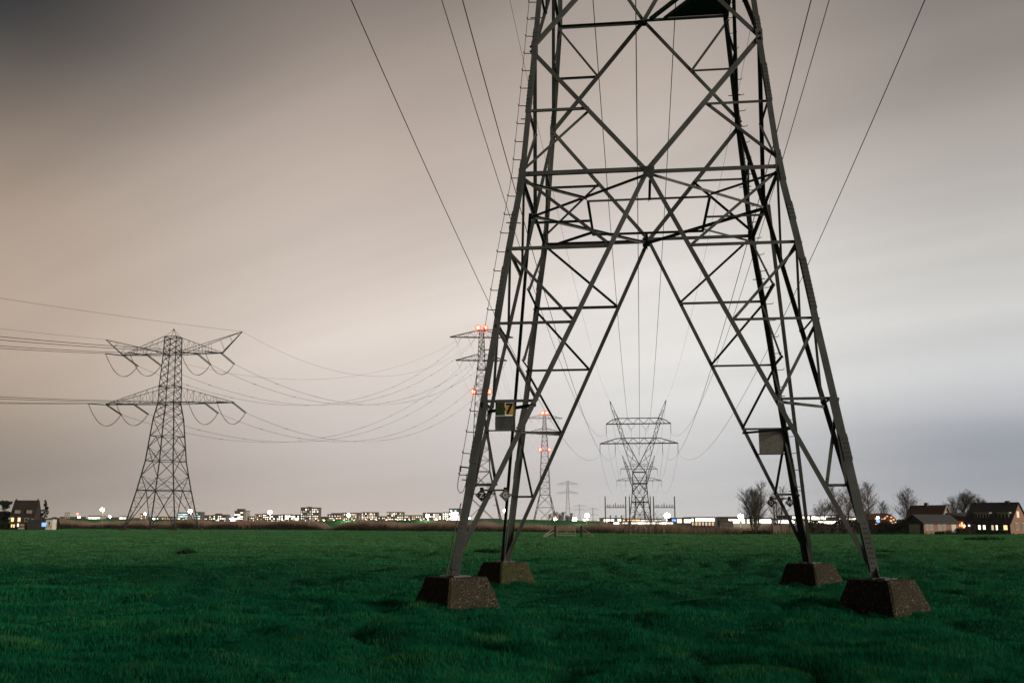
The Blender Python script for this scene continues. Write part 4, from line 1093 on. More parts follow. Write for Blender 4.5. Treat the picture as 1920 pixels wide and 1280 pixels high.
hall(1150, 1262, 978.5, 982, 460, 'long low glowing box for car light trails behind the central pylon', 'lit_hall', 20, name='greenhouse')  # second glowing box standing for the road's light trails, no glasshouse
hall(1201, 1240, 974, 978, 560, 'lit hall behind the bare trees right of the central pylon', 'lit_white', 9, wall='city_wall')
hall(1265, 1300, 972, 980, 520, 'hall with a blue stripe right of the very bright lamp', 'lit_white', 8, wall='city_dark')
hall(1296, 1352, 970.5, 977, 520, 'long white hall with two rows of windows', 'lit_hall', 14, wall='city_wall', lower=9)
hall(1354, 1384, 970, 980, 500, 'low hall with a dark roof left of the very bright lamp', 'lit_white', 7, wall='city_wall')
hall(1366, 1446, 972, 980.5, 440, 'white glowing greenhouse behind the tallest bare trees', 'lit_hall', 16, name='greenhouse')
hall(1447, 1500, 974, 980.5, 440, 'white glowing greenhouse behind the back right leg', 'lit_hall', 10, name='greenhouse')
hall(1482, 1512, 967, 972, 520, 'small dark roofed office with a window band by the back right leg', 'lit_white', 9, wall='city_dark')
hall(1513, 1570, 967, 974, 520, 'long office with a bright upper window band', 'lit_hall', 13, wall='city_wall')
hall(1501, 1590, 976, 982, 430, 'low bright greenhouse right of the back right leg', 'lit_hall', 18, name='greenhouse')
hall(1571, 1640, 970, 979, 500, 'warm lit hall behind the front right leg', 'lit_white', 12, wall='city_wall')
for x0, x1, y0, y1, Y, mat, lab in ((1259, 1268, 971, 977, 470, 'lit_blue', 'small blue lit container right of the very bright lamp'), (1350, 1375, 977, 983, 330, 'city_brick', 'brown wooden stable left of the tallest bare trees')):
    a = at(x0, y0, Y); b = at(x1, y1, Y); w = (b.x-a.x)/2
    t = thing('shed', lab, 'shed', ((a.x+b.x)/2, Y, 0)); MB().box(-w, w, 0, 4, 0, a.z).build('wall', M['city_dark'], t); MB().box(-w-.2, w+.2, -.3, 4.2, a.z+.003, a.z+.25).build('roof', M['roof_dark'], t)
    MB().box(-w*.8, w*.8, -.1, .02, b.z, a.z-.5).build('front_panel', M[mat], t)

# substation gantries
def gantry(pa, pb, label):
    Y = 500.0; a = at(pa, 930, Y); b = at(pb, 930, Y); w = (b.x-a.x)/2; H = a.z
    t = thing('substation_gantry', label, 'gantry', ((a.x+b.x)/2, Y, 0), 0, 'substation gantries'); zc = at(pa, 951, Y).z
    for s in (-1, 1): MB().tube([(s*w, 0, 0), (s*w, 0, H)], .33, 6, True, .26).build('post', M['steel_far'], t)
    mb = MB(); mb.bar((-w, 0, zc), (w, 0, zc), .35); mb.bar((-w, 0, zc+1.0), (w, 0, zc+1.0), .08)
    n = 14
    for k in range(n): mb.bar((-w+2*w*k/n, 0, zc+(k % 2)), (-w+2*w*(k+1)/n, 0, zc+((k+1) % 2)), .08)
    mb.build('crossbeam', M['steel_far'], t)
    for f in (-.75, -.55, -.2, 0, .25, .5, .75): MB().tube([(w*f, 0, zc+.2), (w*f, 0, zc+(2.2 if f == 0 else 1.4))], .16, 6).build('insulator', M['steel_far'], t)
gantry(1134.5, 1173, 'slender gantry of two posts and a beam left of the central pylon')
gantry(1225, 1264.5, 'slender gantry of two posts and a beam right of the central pylon')
for px, lb in ((1180, 'single slender post just left of the central pylon'), (1219, 'single slender post just right of the central pylon')):
    p = at(px, 930, 500.0); t = thing('lightning_mast', lb, 'mast', (p.x, p.y, 0), 0, 'substation masts')
    MB().tube([(0, 0, 0), (0, 0, p.z)], .33, 6, True, .24).build('shaft', M['steel_far'], t); MB().tube([(0, 0, p.z), (0, 0, p.z+1.2)], .06, 5).build('tip', M['steel_far'], t)
for px, Y, lb in ((1144.5, 480, 'leftmost'), (1155, 480, 'middle'), (1165, 480, 'rightmost')):
    p = at(px, 968, Y); t = thing('bus_support', 'short dark post below the left gantry, %s of three' % lb, 'post', (p.x, p.y, 0), 0, 'short substation posts')
    MB().tube([(0, 0, 0), (0, 0, p.z)], .2, 6).build('shaft', M['steel_far'], t); MB().tube([(0, 0, p.z+.01), (0, 0, p.z+.6)], .35, 6).build('insulator', M['steel_far'], t)

# glowing dome
def dome():
    Y = 380.0; a = at(1634, 984, Y); b = at(1686, 984, Y); w = (b.x-a.x)/2; h = at(1660, 962, Y).z
    t = thing('arched_hall', 'arched hall glowing orange behind the hedge with a blue light at its left', 'hall', ((a.x+b.x)/2, Y, 0))
    v = []; n = 14
    arc = [(-w*math.cos(math.pi*k/n), h*math.sin(math.pi*k/n)) for k in range(n+1)]
    mb = MB()
    for k in range(n):
        (x0, z0), (x1, z1) = arc[k], arc[k+1]; mb.slab([(x0, 0, z0), (x1, 0, z1), (x1, 20, z1), (x0, 20, z0)], (0, 0, .15))
    mb.build('roof', M['brick'], t)
    mb = MB()
    for k in range(n):
        (x0, z0), (x1, z1) = arc[k], arc[k+1]; mb.slab([(x0, .3, z0*.97), (x1, .3, z1*.97), (x1*.55, .3, z1*.55), (x0*.55, .3, z0*.55)], (0, .1, 0))
    mb.build('end_wall', M['brick_dark'], t)
    rng = random.Random(4)
    for k in range(16):
        th = math.pi*rng.uniform(.08, .9); rr = rng.uniform(.62, .94); x, z = -w*math.cos(th)*rr, h*math.sin(th)*rr
        MB().box(x-.28, x+.28, .1, .28, z-.12, z+.2).build('light', M['lit_orange' if k % 3 else 'lit_dim'], t)
    MB().box(-w*.5-.6, -w*.5+.6, -.1, .28, h*.45, h*.62).build('blue_light', M['lit_blue'], t)
    MB().box(-w*.5-.4, -w*.5+.5, -.1, .28, h*.66, h*.82).build('light', M['lit_bright'], t)
dome()

# ------------------------------------------------------------------ bare winter trees
def bare_tree(px, ytop, Y, spread, label, seed, stems=1, style='upright', mat='bark', zb=None, name='bare_tree', tw=1.0, dens=1.0):
    p = at(px, 1000, Y); g = (gz(p.x, Y) if Y < 300 else 0.0) if zb is None else zb
    H = at(px, ytop, Y).z-g; rng = random.Random(seed)
    t = thing(name, label, 'tree', (p.x, Y, g-.05), 0, 'bare winter trees'); trunk = MB(); crown = MB()
    up = {'upright': .9, 'round': .45, 'bush': .55}[style]
    sm = max(.6, Y/205)
    def grow(mb, p, d, L, r, lvl):
        n = 5 if lvl < 2 else 3; pts = [p]; q = p.copy(); dd = d.copy()
        for k in range(n):
            dd = (dd + Vector((rng.uniform(-.16, .16), rng.uniform(-.16, .16), rng.uniform(-.03, .10)*up*2))).normalized(); q = q + dd*(L/n); pts.append(q.copy())
        rm = max(r, .011*tw*sm)
        mb.tube(pts, rm, 5 if lvl < 2 else 3, False, max(rm*(.35 if lvl < 3 else .5), .006*tw*sm))
        if lvl >= 4: return
        cnt = {0: 15, 1: 6, 2: 4, 3: 2}[lvl]; cnt = max(2, int(cnt*dens+rng.random()))
        for k in range(cnt):
            f = rng.uniform(.25, 1.0) if lvl else rng.uniform(.16, 1.0)**.85; i = min(n-1, int(f*n)); b = pts[i].lerp(pts[i+1], f*n-i)
            ax = (pts[i+1]-pts[i]).normalized(); a = rng.uniform(0, 6.283)
            side = ax.orthogonal().normalized(); side = (Matrix.Rotation(a, 3, ax) @ side)
            ang = rng.uniform(.25, .5) if style == 'upright' else rng.uniform(.45, .95)
            nd = (ax*math.cos(ang)+side*math.sin(ang)); nd.z = nd.z*(1-.12)+.22*up*(1 if style == 'upright' else .6); nd.normalize()
            k_ = (.50 if lvl == 0 else .55)*(1.12-.7*f) if style == 'upright' else (.66 if lvl == 0 else .6)*(1.1-.45*f)
            grow(crown if lvl >= 1 else trunk, b, nd, L*k_*rng.uniform(.75, 1.15), r*.42, lvl+1)
    if style == 'upright':
        tr = .011*sm*tw
        for s in range(stems):
            a0 = 6.283*s/stems+rng.uniform(-.5, .5); top = H*(1.0 if s == 0 else rng.uniform(.78, .95)); rr = spread*(.0 if stems == 1 else rng.uniform(.12, .24))
            P = [Vector((0, 0, 0))]; n = 9
            for k in range(1, n+1):
                f = k/n; P.append(Vector((math.cos(a0)*rr*f**.6+rng.uniform(-.1, .1), math.sin(a0)*rr*f**.6+rng.uniform(-.1, .1), top*f)))
            trunk.tube(P, .0155*H/(1+.12*stems), 6, False, .02)
            for k in range(int(78*dens)):
                f = rng.uniform(.13, .97); i = min(n-1, int(f*n)); b0 = P[i].lerp(P[i+1], f*n-i); a = rng.uniform(0, 6.283)
                L = spread*(.60 if stems == 1 else .42)*min(1, (f+.10)/.38)*(1-.9*f)**.55*rng.uniform(.55, 1.2)
                d = Vector((math.cos(a), math.sin(a), rng.uniform(1.1, 2.2))).normalized(); pts = [b0]; q = b0.copy(); dd = d.copy()
                for m in range(4):
                    dd = (dd+Vector((rng.uniform(-.13, .13), rng.uniform(-.13, .13), .09))).normalized(); q = q+dd*L*1.55/4; pts.append(q.copy())
                crown.tube(pts, max(tr*1.1, .006*L*2), 4, False, tr*.5)
                for m in range(int(11*min(dens, 1.3))):
                    g = rng.uniform(.2, 1); j = min(3, int(g*4)); b1 = pts[j].lerp(pts[j+1], g*4-j); a = rng.uniform(0, 6.283)
                    d2 = (dd+Vector((math.cos(a), math.sin(a), rng.uniform(-.1, .6)))*.62).normalized(); l2 = L*rng.uniform(.22, .5)
                    q1 = b1+d2*l2*.5; q2 = q1+(d2+Vector((rng.uniform(-.2, .2), rng.uniform(-.2, .2), .25))).normalized()*l2*.5
                    crown.tube([b1, q1, q2], tr*.62, 3, False, tr*.3)
                    for o in range(3):
                        d3 = (d2+Vector((rng.uniform(-1, 1), rng.uniform(-1, 1), rng.uniform(-.2, .7)))*.55).normalized(); b2 = b1.lerp(q2, rng.uniform(.3, .95)); crown.tube([b2, b2+d3*l2*rng.uniform(.3, .55)], tr*.45, 3, False, tr*.25)
    for s in range(stems if style != 'upright' else 0):
        a = 6.283*s/stems+rng.uniform(-.4, .4); lean = (0.05 if stems == 1 else .16)*spread/ max(1, H)*2
        if style == 'bush': lean = rng.uniform(.25, .75)
        d = Vector((math.cos(a)*lean, math.sin(a)*lean, 1)).normalized()
        L = H*(rng.uniform(.78, .97) if style != 'round' else rng.uniform(.55, .62))*(1 if s or style == 'bush' else (1.0 if style != 'round' else 1)); 
        grow(trunk, Vector((math.cos(a)*.25*(stems > 1), math.sin(a)*.25*(stems > 1), 0)), d, L, .022*H/ (1+.25*(stems-1)), 0 if style != 'bush' else 1)
    # scale to the height seen
    zmax = max(v[2] for v in crown.v+trunk.v); xs = sorted(v[0] for v in crown.v+trunk.v); w = xs[int(len(xs)*.995)]-xs[int(len(xs)*.005)]
    kz = H/zmax; kx = spread/max(w, .1)
    for mb in (trunk, crown): mb.v = [(x*kx, y*kx, z*kz) for x, y, z in mb.v]
    trunk.build('trunk', M[mat], t); crown.build('crown', M[mat], t)
    return t
mpp = lambda Y: Y*1.0158/1920
bare_tree(1417, 898, 207, 5.6, 'tall bare multi stemmed tree left of the back right leg', 3, 4, 'upright', dens=1.35)
bare_tree(1457, 904, 210, 4.6, 'thin bare tree with pale twigs behind the back right diamond signs', 8, 3, 'upright', 'bark_warm', dens=.8)
bare_tree(1551, 932, 206, 6.0, 'spreading bare tree between the two right legs', 12, 3, 'round', dens=1.0)
bare_tree(1583, 897, 214, 6.2, 'tall brownish bare tree seen through the front right leg', 17, 2, 'upright', 'bark_warm', dens=1.35)
bare_tree(1624, 899, 216, 5.6, 'tall brownish bare tree just right of the front right leg', 22, 2, 'upright', 'bark_warm', dens=1.4)
bare_tree(1658, 936, 225, 3.4, 'small bare tree in front of the orange arched hall', 27, 1, 'upright', dens=1.2)
bare_tree(1703, 908, 238, 5.2, 'bare tree left of the garage with a narrow pointed top', 31, 1, 'upright', dens=1.7)
bare_tree(1781, 927, 262, 5.4, 'leftmost of three bare rounded trees behind the brick houses', 36, 2, 'round', dens=1.15)
bare_tree(1807, 914, 265, 7.4, 'tallest of three bare rounded trees behind the brick houses', 41, 2, 'round', dens=1.3)
bare_tree(1845, 925, 268, 6.6, 'rightmost of three bare rounded trees behind the brick houses', 46, 2, 'round', dens=1.15)
bare_tree(1179, 962, 208, 4.0, 'low bare bush in the reeds left of the central pylon foot', 51, 9, 'bush', dens=1.0)
bare_tree(1222, 955, 207, 5.0, 'low wide bare bush in the reeds right of the central pylon foot', 56, 10, 'bush', dens=1.15)
bare_tree(1036, 957, 640, 6.5, 'little bare tree behind the smaller red lit pylon', 61, 2, 'upright', zb=0)
bare_tree(1052, 958, 640, 5.5, 'little bare tree left of the faint two armed pylon', 66, 2, 'upright', zb=0)
bare_tree(1068, 960, 640, 5.5, 'little bare tree right at the faint two armed pylon', 71, 2, 'upright', zb=0)
bare_tree(1299, 970, 209, 2.6, 'small bare shrub in the reeds right of the central pylon', 76, 5, 'bush', dens=.7)

def leafy(mb_n, rng, cx, cy, cz, rx, ry, rz, size, lumps=7):
    C = rng.normal(0, .42, (lumps, 3)); k = rng.integers(0, lumps, mb_n)
    d = rng.normal(0, 1, (mb_n, 3)); d /= np.linalg.norm(d, axis=1)[:, None]
    P = C[k]*.9 + d*(rng.uniform(.55, 1, mb_n)**.5)[:, None]*.55
    P = P*[rx, ry, rz] + [cx, cy, cz]
    a = rng.normal(0, 1, (mb_n, 3)); a /= np.linalg.norm(a, axis=1)[:, None]; b = np.cross(a, rng.normal(0, 1, (mb_n, 3))); b /= np.linalg.norm(b, axis=1)[:, None]
    s = size*rng.uniform(.6, 1.4, mb_n)[:, None]
    V = np.stack([P-a*s, P+b*s*.5, P+a*s, P-b*s*.5], 1).reshape(-1, 3); V[:, 2] = np.maximum(V[:, 2], 0.02)
    return V, np.arange(mb_n*4).reshape(-1, 4)
def hedge(px0, px1, ytop, Y, mat, label, n=5200, name='hedge', cat='hedge', size=.16, depth=1.6, zb=None):
    a = at(px0, ytop, Y); b = at(px1, ytop, Y); cx = (a.x+b.x)/2; g = gz(cx, Y) if zb is None else zb; w = (b.x-a.x)/2; H = a.z-g
    rng = np.random.default_rng(int(px0)); t = thing(name, label, cat, (cx, Y, g-.05), 0)
    x = rng.uniform(-w, w, n); top = H*(.78+.3*vnoise(x/1.7+px0, x*0, 5)+.12*vnoise(x/.5, x*0, 6)); z = top*rng.uniform(0, 1, n)**.75; y = rng.uniform(-depth, depth, n)*np.sqrt(np.clip(1.05-(z/np.maximum(top, .01))**3, .05, 1))
    av = rng.normal(0, 1, (n, 3)); av[:, 2] = np.abs(av[:, 2])*1.4; av /= np.linalg.norm(av, axis=1)[:, None]; bv = np.cross(av, rng.normal(0, 1, (n, 3))); bv /= np.linalg.norm(bv, axis=1)[:, None]
    s = size*rng.uniform(.6, 1.5, n)[:, None]; P = np.stack([x, y, z], 1)
    V = np.stack([P-av*s, P+bv*s*.4, P+av*s, P-bv*s*.4], 1).reshape(-1, 3); V[:, 2] = np.maximum(V[:, 2], 0)
    np_mesh('foliage', V, np.arange(n*4).reshape(-1, 4), M[mat], t)
    st = MB()
    for k in range(max(3, int(w*2))):
        xx = -w+2*w*(k+.5)/max(3, int(w*2)); st.tube([(xx, 0, 0), (xx+.1, 0, H*.45), (xx-.05, .1, H*.8)], .035, 4, False, .015)
    st.build('stems', M['bark'], t)
hedge(1512, 1570, 977, 211, 'hedge', 'dark brown hedge between the two right legs', 5000)
hedge(1571, 1640, 976, 213, 'hedge', 'dark hedge behind the front right leg', 6000)
hedge(1630, 1690, 979, 215, 'hedge', 'dark trimmed hedge below the orange arched hall', 5600)
hedge(1683, 1706, 972, 222, 'conifer_bright', 'bright green shrub at the left end of the garage', 2600, 'shrub', 'shrub')
hedge(1794, 1828, 990, 208, 'hedge', 'low dark hedge between the garage and the right hand house', 2600)
hedge(1753, 1770, 996, 203, 'evergreen', 'low dark bush before the garage side wall', 700, 'shrub', 'shrub', depth=.5, size=.12)
hedge(1830, 1888, 992, 202, 'evergreen', 'dark bushes along the front of the right hand house', 2600, 'shrub', 'shrub', depth=.5, size=.13)
hedge(1394, 1448, 993, 206, 'hedge', 'low dark hedge under the tallest bare trees', 2400, depth=.7)
hedge(99, 110, 970, 326, 'evergreen', 'round dark bush right of the white shed on the left', 1200, 'shrub', 'shrub', zb=.1, size=.25)
hedge(0, 16, 978, 330, 'evergreen', 'dark hedge at the left edge before the evergreen tree', 1500, zb=.1, size=.25)

def board_fence(px0, px1, ytop, Y, label):
    a = at(px0, ytop, Y); b = at(px1, ytop, Y); g = gz((a.x+b.x)/2, Y); w = (b.x-a.x)/2; H = a.z-g; n = 4
    t = thing('board_fence', label, 'fence', ((a.x+b.x)/2, Y, g-.05)); rng = random.Random(3)
    for k in range(n):
        mb = MB(); x0 = -w+2*w*k/n; m = 10
        for j in range(m):
            xx = x0+.06+(2*w/n-.12)*j/m; mb.box(xx, xx+(2*w/n-.12)/m-.012, 0, .03, .05, H*(1-.03*rng.random()))
        mb.build('panel', M['wood'], t)
    for k in range(n+1): MB().box(-w+2*w*k/n-.055, -w+2*w*k/n+.055, -.04, .07, 0, H*1.04).build('post', M['wood_dark'], t)
board_fence(1449, 1511, 983.5, 209, 'grey board fence behind the back right leg of the near pylon')

# evergreens on the left
def evergreen_tree():
    p = at(4, 985, 334.0); t = thing('evergreen_tree', 'dark leafy evergreen tree cut by the left edge', 'tree', (p.x, p.y, .1))
    H = at(4, 936, 334.0).z; rng = np.random.default_rng(2)
    MB().tube([(0, 0, 0), (.2, 0, H*.4), (0, .1, H*.85)], .3, 6, True, .06).build('trunk', M['bark'], t)
    Vs = []; Fs = []; o = 0
    for k in range(16):
        z = H*rng.uniform(.25, .92); r = 1.5*(1.15-abs(z/H-.5)); a = rng.uniform(0, 6.28); q = rng.uniform(.2, 1.2)
        V, F = leafy(420, rng, math.cos(a)*q*1.7, math.sin(a)*q*1.7, z, r, r, r*.6, .24); Vs.append(V); Fs.append(F+o); o += len(V)
    np_mesh('crown', np.concatenate(Vs), np.concatenate(Fs), M['evergreen'], t)
evergreen_tree()
def conifer():
    p = at(82, 985, 336.0); t = thing('conifer_tree', 'open conifer with tiered branches right of the left house', 'tree', (p.x, p.y, .1)); H = at(82, 937, 336.0).z
    MB().tube([(0, 0, 0), (.1, 0, H*.5), (0, 0, H)], .2, 6, True, .03).build('trunk', M['bark'], t)
    rng = random.Random(6); r2 = np.random.default_rng(6); br = MB(); Vs = []; Fs = []; o = 0
    for k in range(44):
        f = .18+.8*k/44; z = H*f; L = (2.4*(1-f)+.25)*rng.uniform(.7, 1.15); a = rng.uniform(0, 6.283)
        q = Vector((math.cos(a)*L, math.sin(a)*L, z-.12*L+.1)); br.tube([(0, 0, z), q*.5+Vector((0, 0, z*.5+.12)), q], .05, 4, False, .015)
        n = int(30+70*L); t_ = r2.uniform(.3, 1, n); P = np.array([0, 0, z])+(np.array(q)-np.array([0, 0, z]))*t_[:, None]+r2.normal(0, .10, (n, 3))
        av = r2.normal(0, 1, (n, 3)); av /= np.linalg.norm(av, axis=1)[:, None]; bv = np.cross(av, r2.normal(0, 1, (n, 3))); bv /= np.linalg.norm(bv, axis=1)[:, None]
        V = np.stack([P-av*.2, P+bv*.06, P+av*.2, P-bv*.06], 1).reshape(-1, 3); Vs.append(V); Fs.append(np.arange(n*4).reshape(-1, 4)+o); o += n*4
    br.build('branches', M['bark'], t); np_mesh('crown', np.concatenate(Vs), np.concatenate(Fs), M['evergreen'], t)
conifer()

# ------------------------------------------------------------------ houses
def house(name, label, pos, yaw, L, D, eave, ridge, wall, roof, over=.3, cat='house'):
    """ridge along local x; front wall at y=-D/2, right gable at x=+L/2"""
    t = thing(name, label, cat, pos, yaw); x, y = L/2, D/2
    w = MB(); w.slab([(-x, -y, 0), (-x, y, 0), (-x, y, eave), (-x, 0, ridge-.12), (-x, -y, eave)], (L, 0, 0)); wl = w.build('wall', M[wall], t)
    sl_ = (ridge-eave)/y; r = MB()
    for s in (-1, 1):
        e = Vector((0, s*(y+over), eave-over*sl_)); r_ = Vector((0, 0, ridge))
        r.slab([(-x-over, e.y, e.z+.03), (x+over, e.y, e.z+.03), (x+over, s*.02, ridge+.03), (-x-over, s*.02, ridge+.03)], (0, 0, .18))
    rf = r.build('roof', M[roof], t)
    return t, wl, rf
def chimney(rf, x, y, z0, z1, w=.35, mat='brick_dark'):
    MB().box(x-w, x+w, y-w, y+w, z0, z1).build('chimney', M[mat], rf)
def window(t, x, z, w, h, y, mat, frame='white_paint', bars=1, gable=None):
    """on the front wall (y), or with gable=x on the right gable (x is then along y)"""
    f = MB(); e = .07
    def bx(mb, a0, a1, d0, d1, z0, z1):
        if gable is None: mb.box(a0, a1, y+d0, y+d1, z0, z1)
        else: mb.box(gable-d1, gable-d0, a0, a1, z0, z1)
    bx(f, x-w/2-e, x+w/2+e, -.06, .0, z-e, z-.001); bx(f, x-w/2-e, x+w/2+e, -.06, .0, z+h+.001, z+h+e)
    bx(f, x-w/2-e, x-w/2, -.06, .0, z, z+h); bx(f, x+w/2, x+w/2+e, -.06, .0, z, z+h)
    for k in range(1, bars+1): xx = x-w/2+w*k/(bars+1); bx(f, xx-.03, xx+.03, -.055, -.022, z, z+h)
    fo = f.build('window', M[frame], t); p = MB(); bx(p, x-w/2, x+w/2, -.02, .0, z, z+h); p.build('pane', M[mat], fo)
def gp(px, Y):
    p = at(px, 1000, Y); return Vector((p.x, Y, -.33 if p.x > 0 else .05))
# garage
G = gp(1748, 211)
t, wl, rf = house('garage', 'low brick garage with a pale door in its dark gable', (G.x, G.y, -.3), R(25), 9.8, 5.1, 2.15, 3.75, 'brick', 'roof_dark', .25, 'garage')
gx, gy = -4.9, 2.55
MB().slab([(gx-.03, -gy, .02), (gx-.03, gy, .02), (gx-.03, gy, 2.13), (gx-.03, 0, 3.6), (gx-.03, -gy, 2.13)], (.025, 0, 0)).build('gable_boarding', M['timber_dark'], t)
dd = MB().box(gx-.1, gx-.04, -1.6, 1.2, .05, 2.0).build('garage_door', M['door_pale'], t); MB().box(gx-.13, gx-.101, -.12, .12, .9, .96).build('handle', M['black'], dd)
for x in (-4.0, -2.9, -.6, .6): window(t, x, .95, .75, .95, -gy, 'pane_dusk', bars=1)
dd = MB().box(2.6, 3.9, -gy-.06, -gy, .05, 1.95).build('door', M['door_pale'], t); MB().box(2.7, 2.76, -gy-.1, -gy-.061, .95, 1.05).build('handle', M['black'], dd)
# house behind the garage
Hh = gp(1744, 232)
t, wl, rf = house('brick_house', 'brown roofed house behind the garage with white trimmed gable', (Hh.x, Hh.y, -.3), R(-46), 7.6, 6.4, 3.0, 6.0, 'brick', 'roof_red', .3)
chimney(rf, -.4, 0, 5.6, 6.75, .38, 'brick')
for s in (-1, 1): MB().bar((4.16, 0, 5.98), (4.16, s*3.4, 2.86), .10, .26).build('gable_trim', M['white_paint'], t)
window(t, 0, 3.6, 1.2, 1.0, 0, 'pane_dark', bars=1, gable=3.8+.06)
window(t, -1.5, 1.0, 1.4, 1.1, -3.2, 'pane_dusk', bars=2)
MB().box(-3.8, 3.8, -3.64, -3.52, 2.58, 2.72).build('gutter', M['white_paint'], rf)
# reddish annexe between them
An = gp(1806, 226)
t, wl, rf = house('brick_annexe', 'small annexe lit bright red and orange between the garage and the right hand house', (An.x, An.y, -.3), R(4), 6.2, 5.0, 2.9, 4.3, 'brick_dark', 'roof_dark', .2)
MB().box(-2.6, -.4, -2.62, -2.5, .4, 2.7).build('lit_front', M['brick'], t)
for x in (-2.1, -1.5, -.9): window(t, x, 1.6, .42, .8, -2.62, 'lit_orange', bars=0)
MB().slab([(-2.7, -2.7, 1.25), (.2, -2.7, .95), (.2, -3.6, .75), (-2.7, -3.6, 1.05)], (0, 0, .08)).build('canopy', M['door_pale'], t)
MB().box(-2.5, -.2, -2.72, -2.63, .5, .95).build('lit_window', M['lit_orange'], t)
al = MB().sphere((-1.3, -3.2, 1.6), .16, 8, 5).build('wall_lamp', emit('annexe_lamp', (1.0, .25, .10), 60, True), t)
chimney(rf, 2.5, .2, 3.9, 4.9, .3)
# right hand house
Bh = gp(1870, 218)
t, wl, rf = house('brick_house', 'large brick house with a steep dark roof at the right edge', (Bh.x, Bh.y, -.3), R(-48), 9.3, 9.0, 2.25, 6.3, 'brick', 'roof_dark', .3)
chimney(rf, 2.6, 0, 5.9, 6.8, .4); chimney(rf, -4.0, 0, 5.9, 6.6, .35)
MB().box(-4.65, 4.65, -4.56, -4.5, 0.05, 1.98).build('front_cladding', M['brick_dark'], t)
for x0, x1 in ((-2.9, .1), (1.9, 4.1)):
    dm = MB().box(x0, x1, -3.5, -1.0, 3.0, 4.25).build('dormer', M['timber_dark'], t); MB().box(x0-.15, x1+.15, -3.7, -.9, 4.253, 4.42).build('dormer_roof', M['door_pale'], dm); MB().box(x0-.1, x1+.1, -3.62, -3.52, 2.82, 2.99).build('sill', M['white_paint'], dm)
    n = 5 if x1-x0 > 2.5 else 3
    for k in range(n): window(t, x0+(x1-x0)*(k+.5)/n, 3.12, (x1-x0)/n-.2, .9, -3.5, 'pane_dark', bars=0)
for x, w_, mat in ((-1.6, .5, 'lit_white'), (-.6, .5, 'lit_white'), (1.1, .45, 'lit_dim'), (1.95, .35, 'lit_white'), (3.7, .75, 'lit_warm')): window(t, x, .85, w_, .95, -4.56, mat, bars=0)
window(t, -3.0, .55, .9, 1.3, -4.56, 'pane_dark', bars=0)
MB().sphere((-3.7, -4.75, 1.75), .14, 8, 5).build('porch_lamp', M['lit_bright'], t)
for yv, zv, w_, h_, mat in ((-.6, 3.4, 1.2, 1.2, 'lit_dim'), (-1.6, .9, 1.3, 1.3, 'pane_dusk'), (1.8, .9, 1.3, 1.3, 'pane_dusk')): window(t, yv, zv, w_, h_, 0, mat, gable=4.65+.06, bars=1)
# left house
Lh = gp(46, 332)
t, wl, rf = house('dark_house', 'dark tall house with orange lit lower windows at the left edge', (Lh.x, Lh.y, .1), R(8), 9.4, 8.0, 4.4, 9.0, 'brick_night', 'roof_night', .25)
t.scale = (.76, .8, 1)
for x in (-4.3, 4.3): chimney(rf, x, 0, 8.7, 9.6, .28, 'brick_night')
dm = MB().box(-3.4, -.9, -4.0, -1.5, 4.9, 6.2).build('dormer', M['timber_dark'], t); dm2 = MB().box(1.2, 3.7, -4.0, -1.5, 4.9, 6.2).build('dormer', M['timber_dark'], t)
window(t, -2.15, 5.2, 1.9, .7, -4.0, 'pane_dusk', bars=3); window(t, 2.45, 5.2, 1.9, .7, -4.0, 'pane_dusk', bars=2)
for x, mat in ((-3.9, 'lit_warm'), (-1.3, 'lit_warm')): window(t, x, 2.5, 1.0, 1.2, -4.0, mat, bars=1)
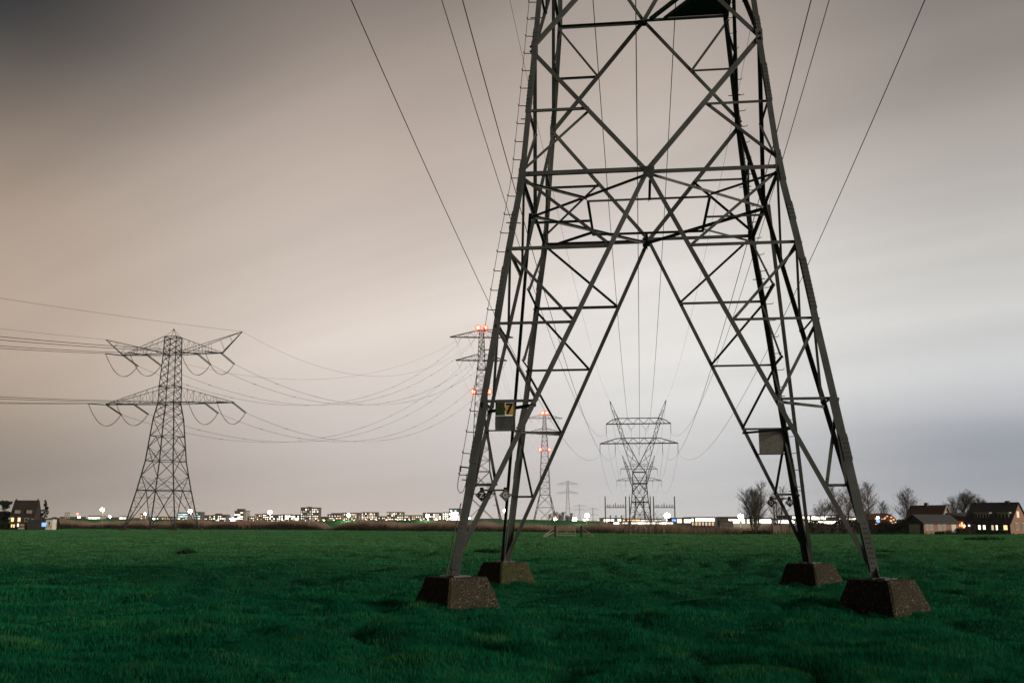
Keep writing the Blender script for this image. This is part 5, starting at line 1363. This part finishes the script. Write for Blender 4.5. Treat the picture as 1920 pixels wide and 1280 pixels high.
for x, z, w_, mat in ((-4.0, .75, .5, 'lit_warm'), (-3.1, .7, .5, 'lit_warm'), (-1.55, .95, .6, 'lit_white'), (1.6, 2.6, 1.4, 'pane_dark'), (3.9, 2.4, .7, 'lit_pink')): window(t, x, z, w_, .9, -4.0, mat, bars=0)
def shed(px0, px1, ytop, Y, label, wall, win=None):
    a = at(px0, ytop, Y); b = at(px1, ytop, Y); w = (b.x-a.x)/2; t = thing('shed', label, 'shed', ((a.x+b.x)/2, Y, .1)); H = a.z-.1
    MB().box(-w, w, 0, 3, 0, H).build('wall', M[wall], t); MB().slab([(-w-.2, -.3, H+.004), (w+.2, -.3, H+.004), (w+.2, 3.2, H+.3), (-w-.2, 3.2, H+.3)], (0, 0, .12)).build('roof', M['roof_dark'], t)
    if win: window(t, win[0]*w, H*.35, w*.5, H*.4, 0, win[1], bars=0)
shed(86, 99, 973, 322, 'small pale shed right of the left house', 'door_pale', (.1, 'pane_dark'))
shed(52, 86, 975, 322, 'long dark shed in front of the left house', 'timber_dark', (.85, 'lit_blue'))
def barrier(px, py, Y, label):
    p = at(px, py, Y); t = thing('striped_barrier', label, 'barrier', (p.x, Y, .05), 0, 'striped road barriers')
    for k in range(3):
        z = .3+k*.55; b = MB().box(-1.0+.2*k, 1.0-.1*k, 0, .06, z, z+.26).build('board', M['door_pale'] if k != 1 else M['yellow'], t)
    for s in (-.7, .7): MB().box(s-.05, s+.05, .062, .15, 0, 1.75).build('post', M['wood_dark'], t)
barrier(40, 986, 318, 'pale and yellow striped barrier in front of the left house')
barrier(91, 988, 316, 'pale and yellow striped barrier below the small pale shed')

# ------------------------------------------------------------------ thin night haze
def haze():
    m = bpy.data.materials.new('night_haze'); m.use_nodes = True; t = NT(m.node_tree); t.n.clear()
    o = t.new('ShaderNodeOutputMaterial'); v = t.new('ShaderNodeVolumePrincipled'); v.inputs['Color'].default_value = (.9, .88, .86, 1); v.inputs['Density'].default_value = 0.00009; v.inputs['Anisotropy'].default_value = 0.6
    t.link(v.outputs[0], o.inputs['Volume'])
    tag(MB().box(-3000, 3000, -3000, 3000, -2.0, 125).build('haze', m), 'thin pale haze over the meadow and town', 'haze', kind='stuff')
haze()
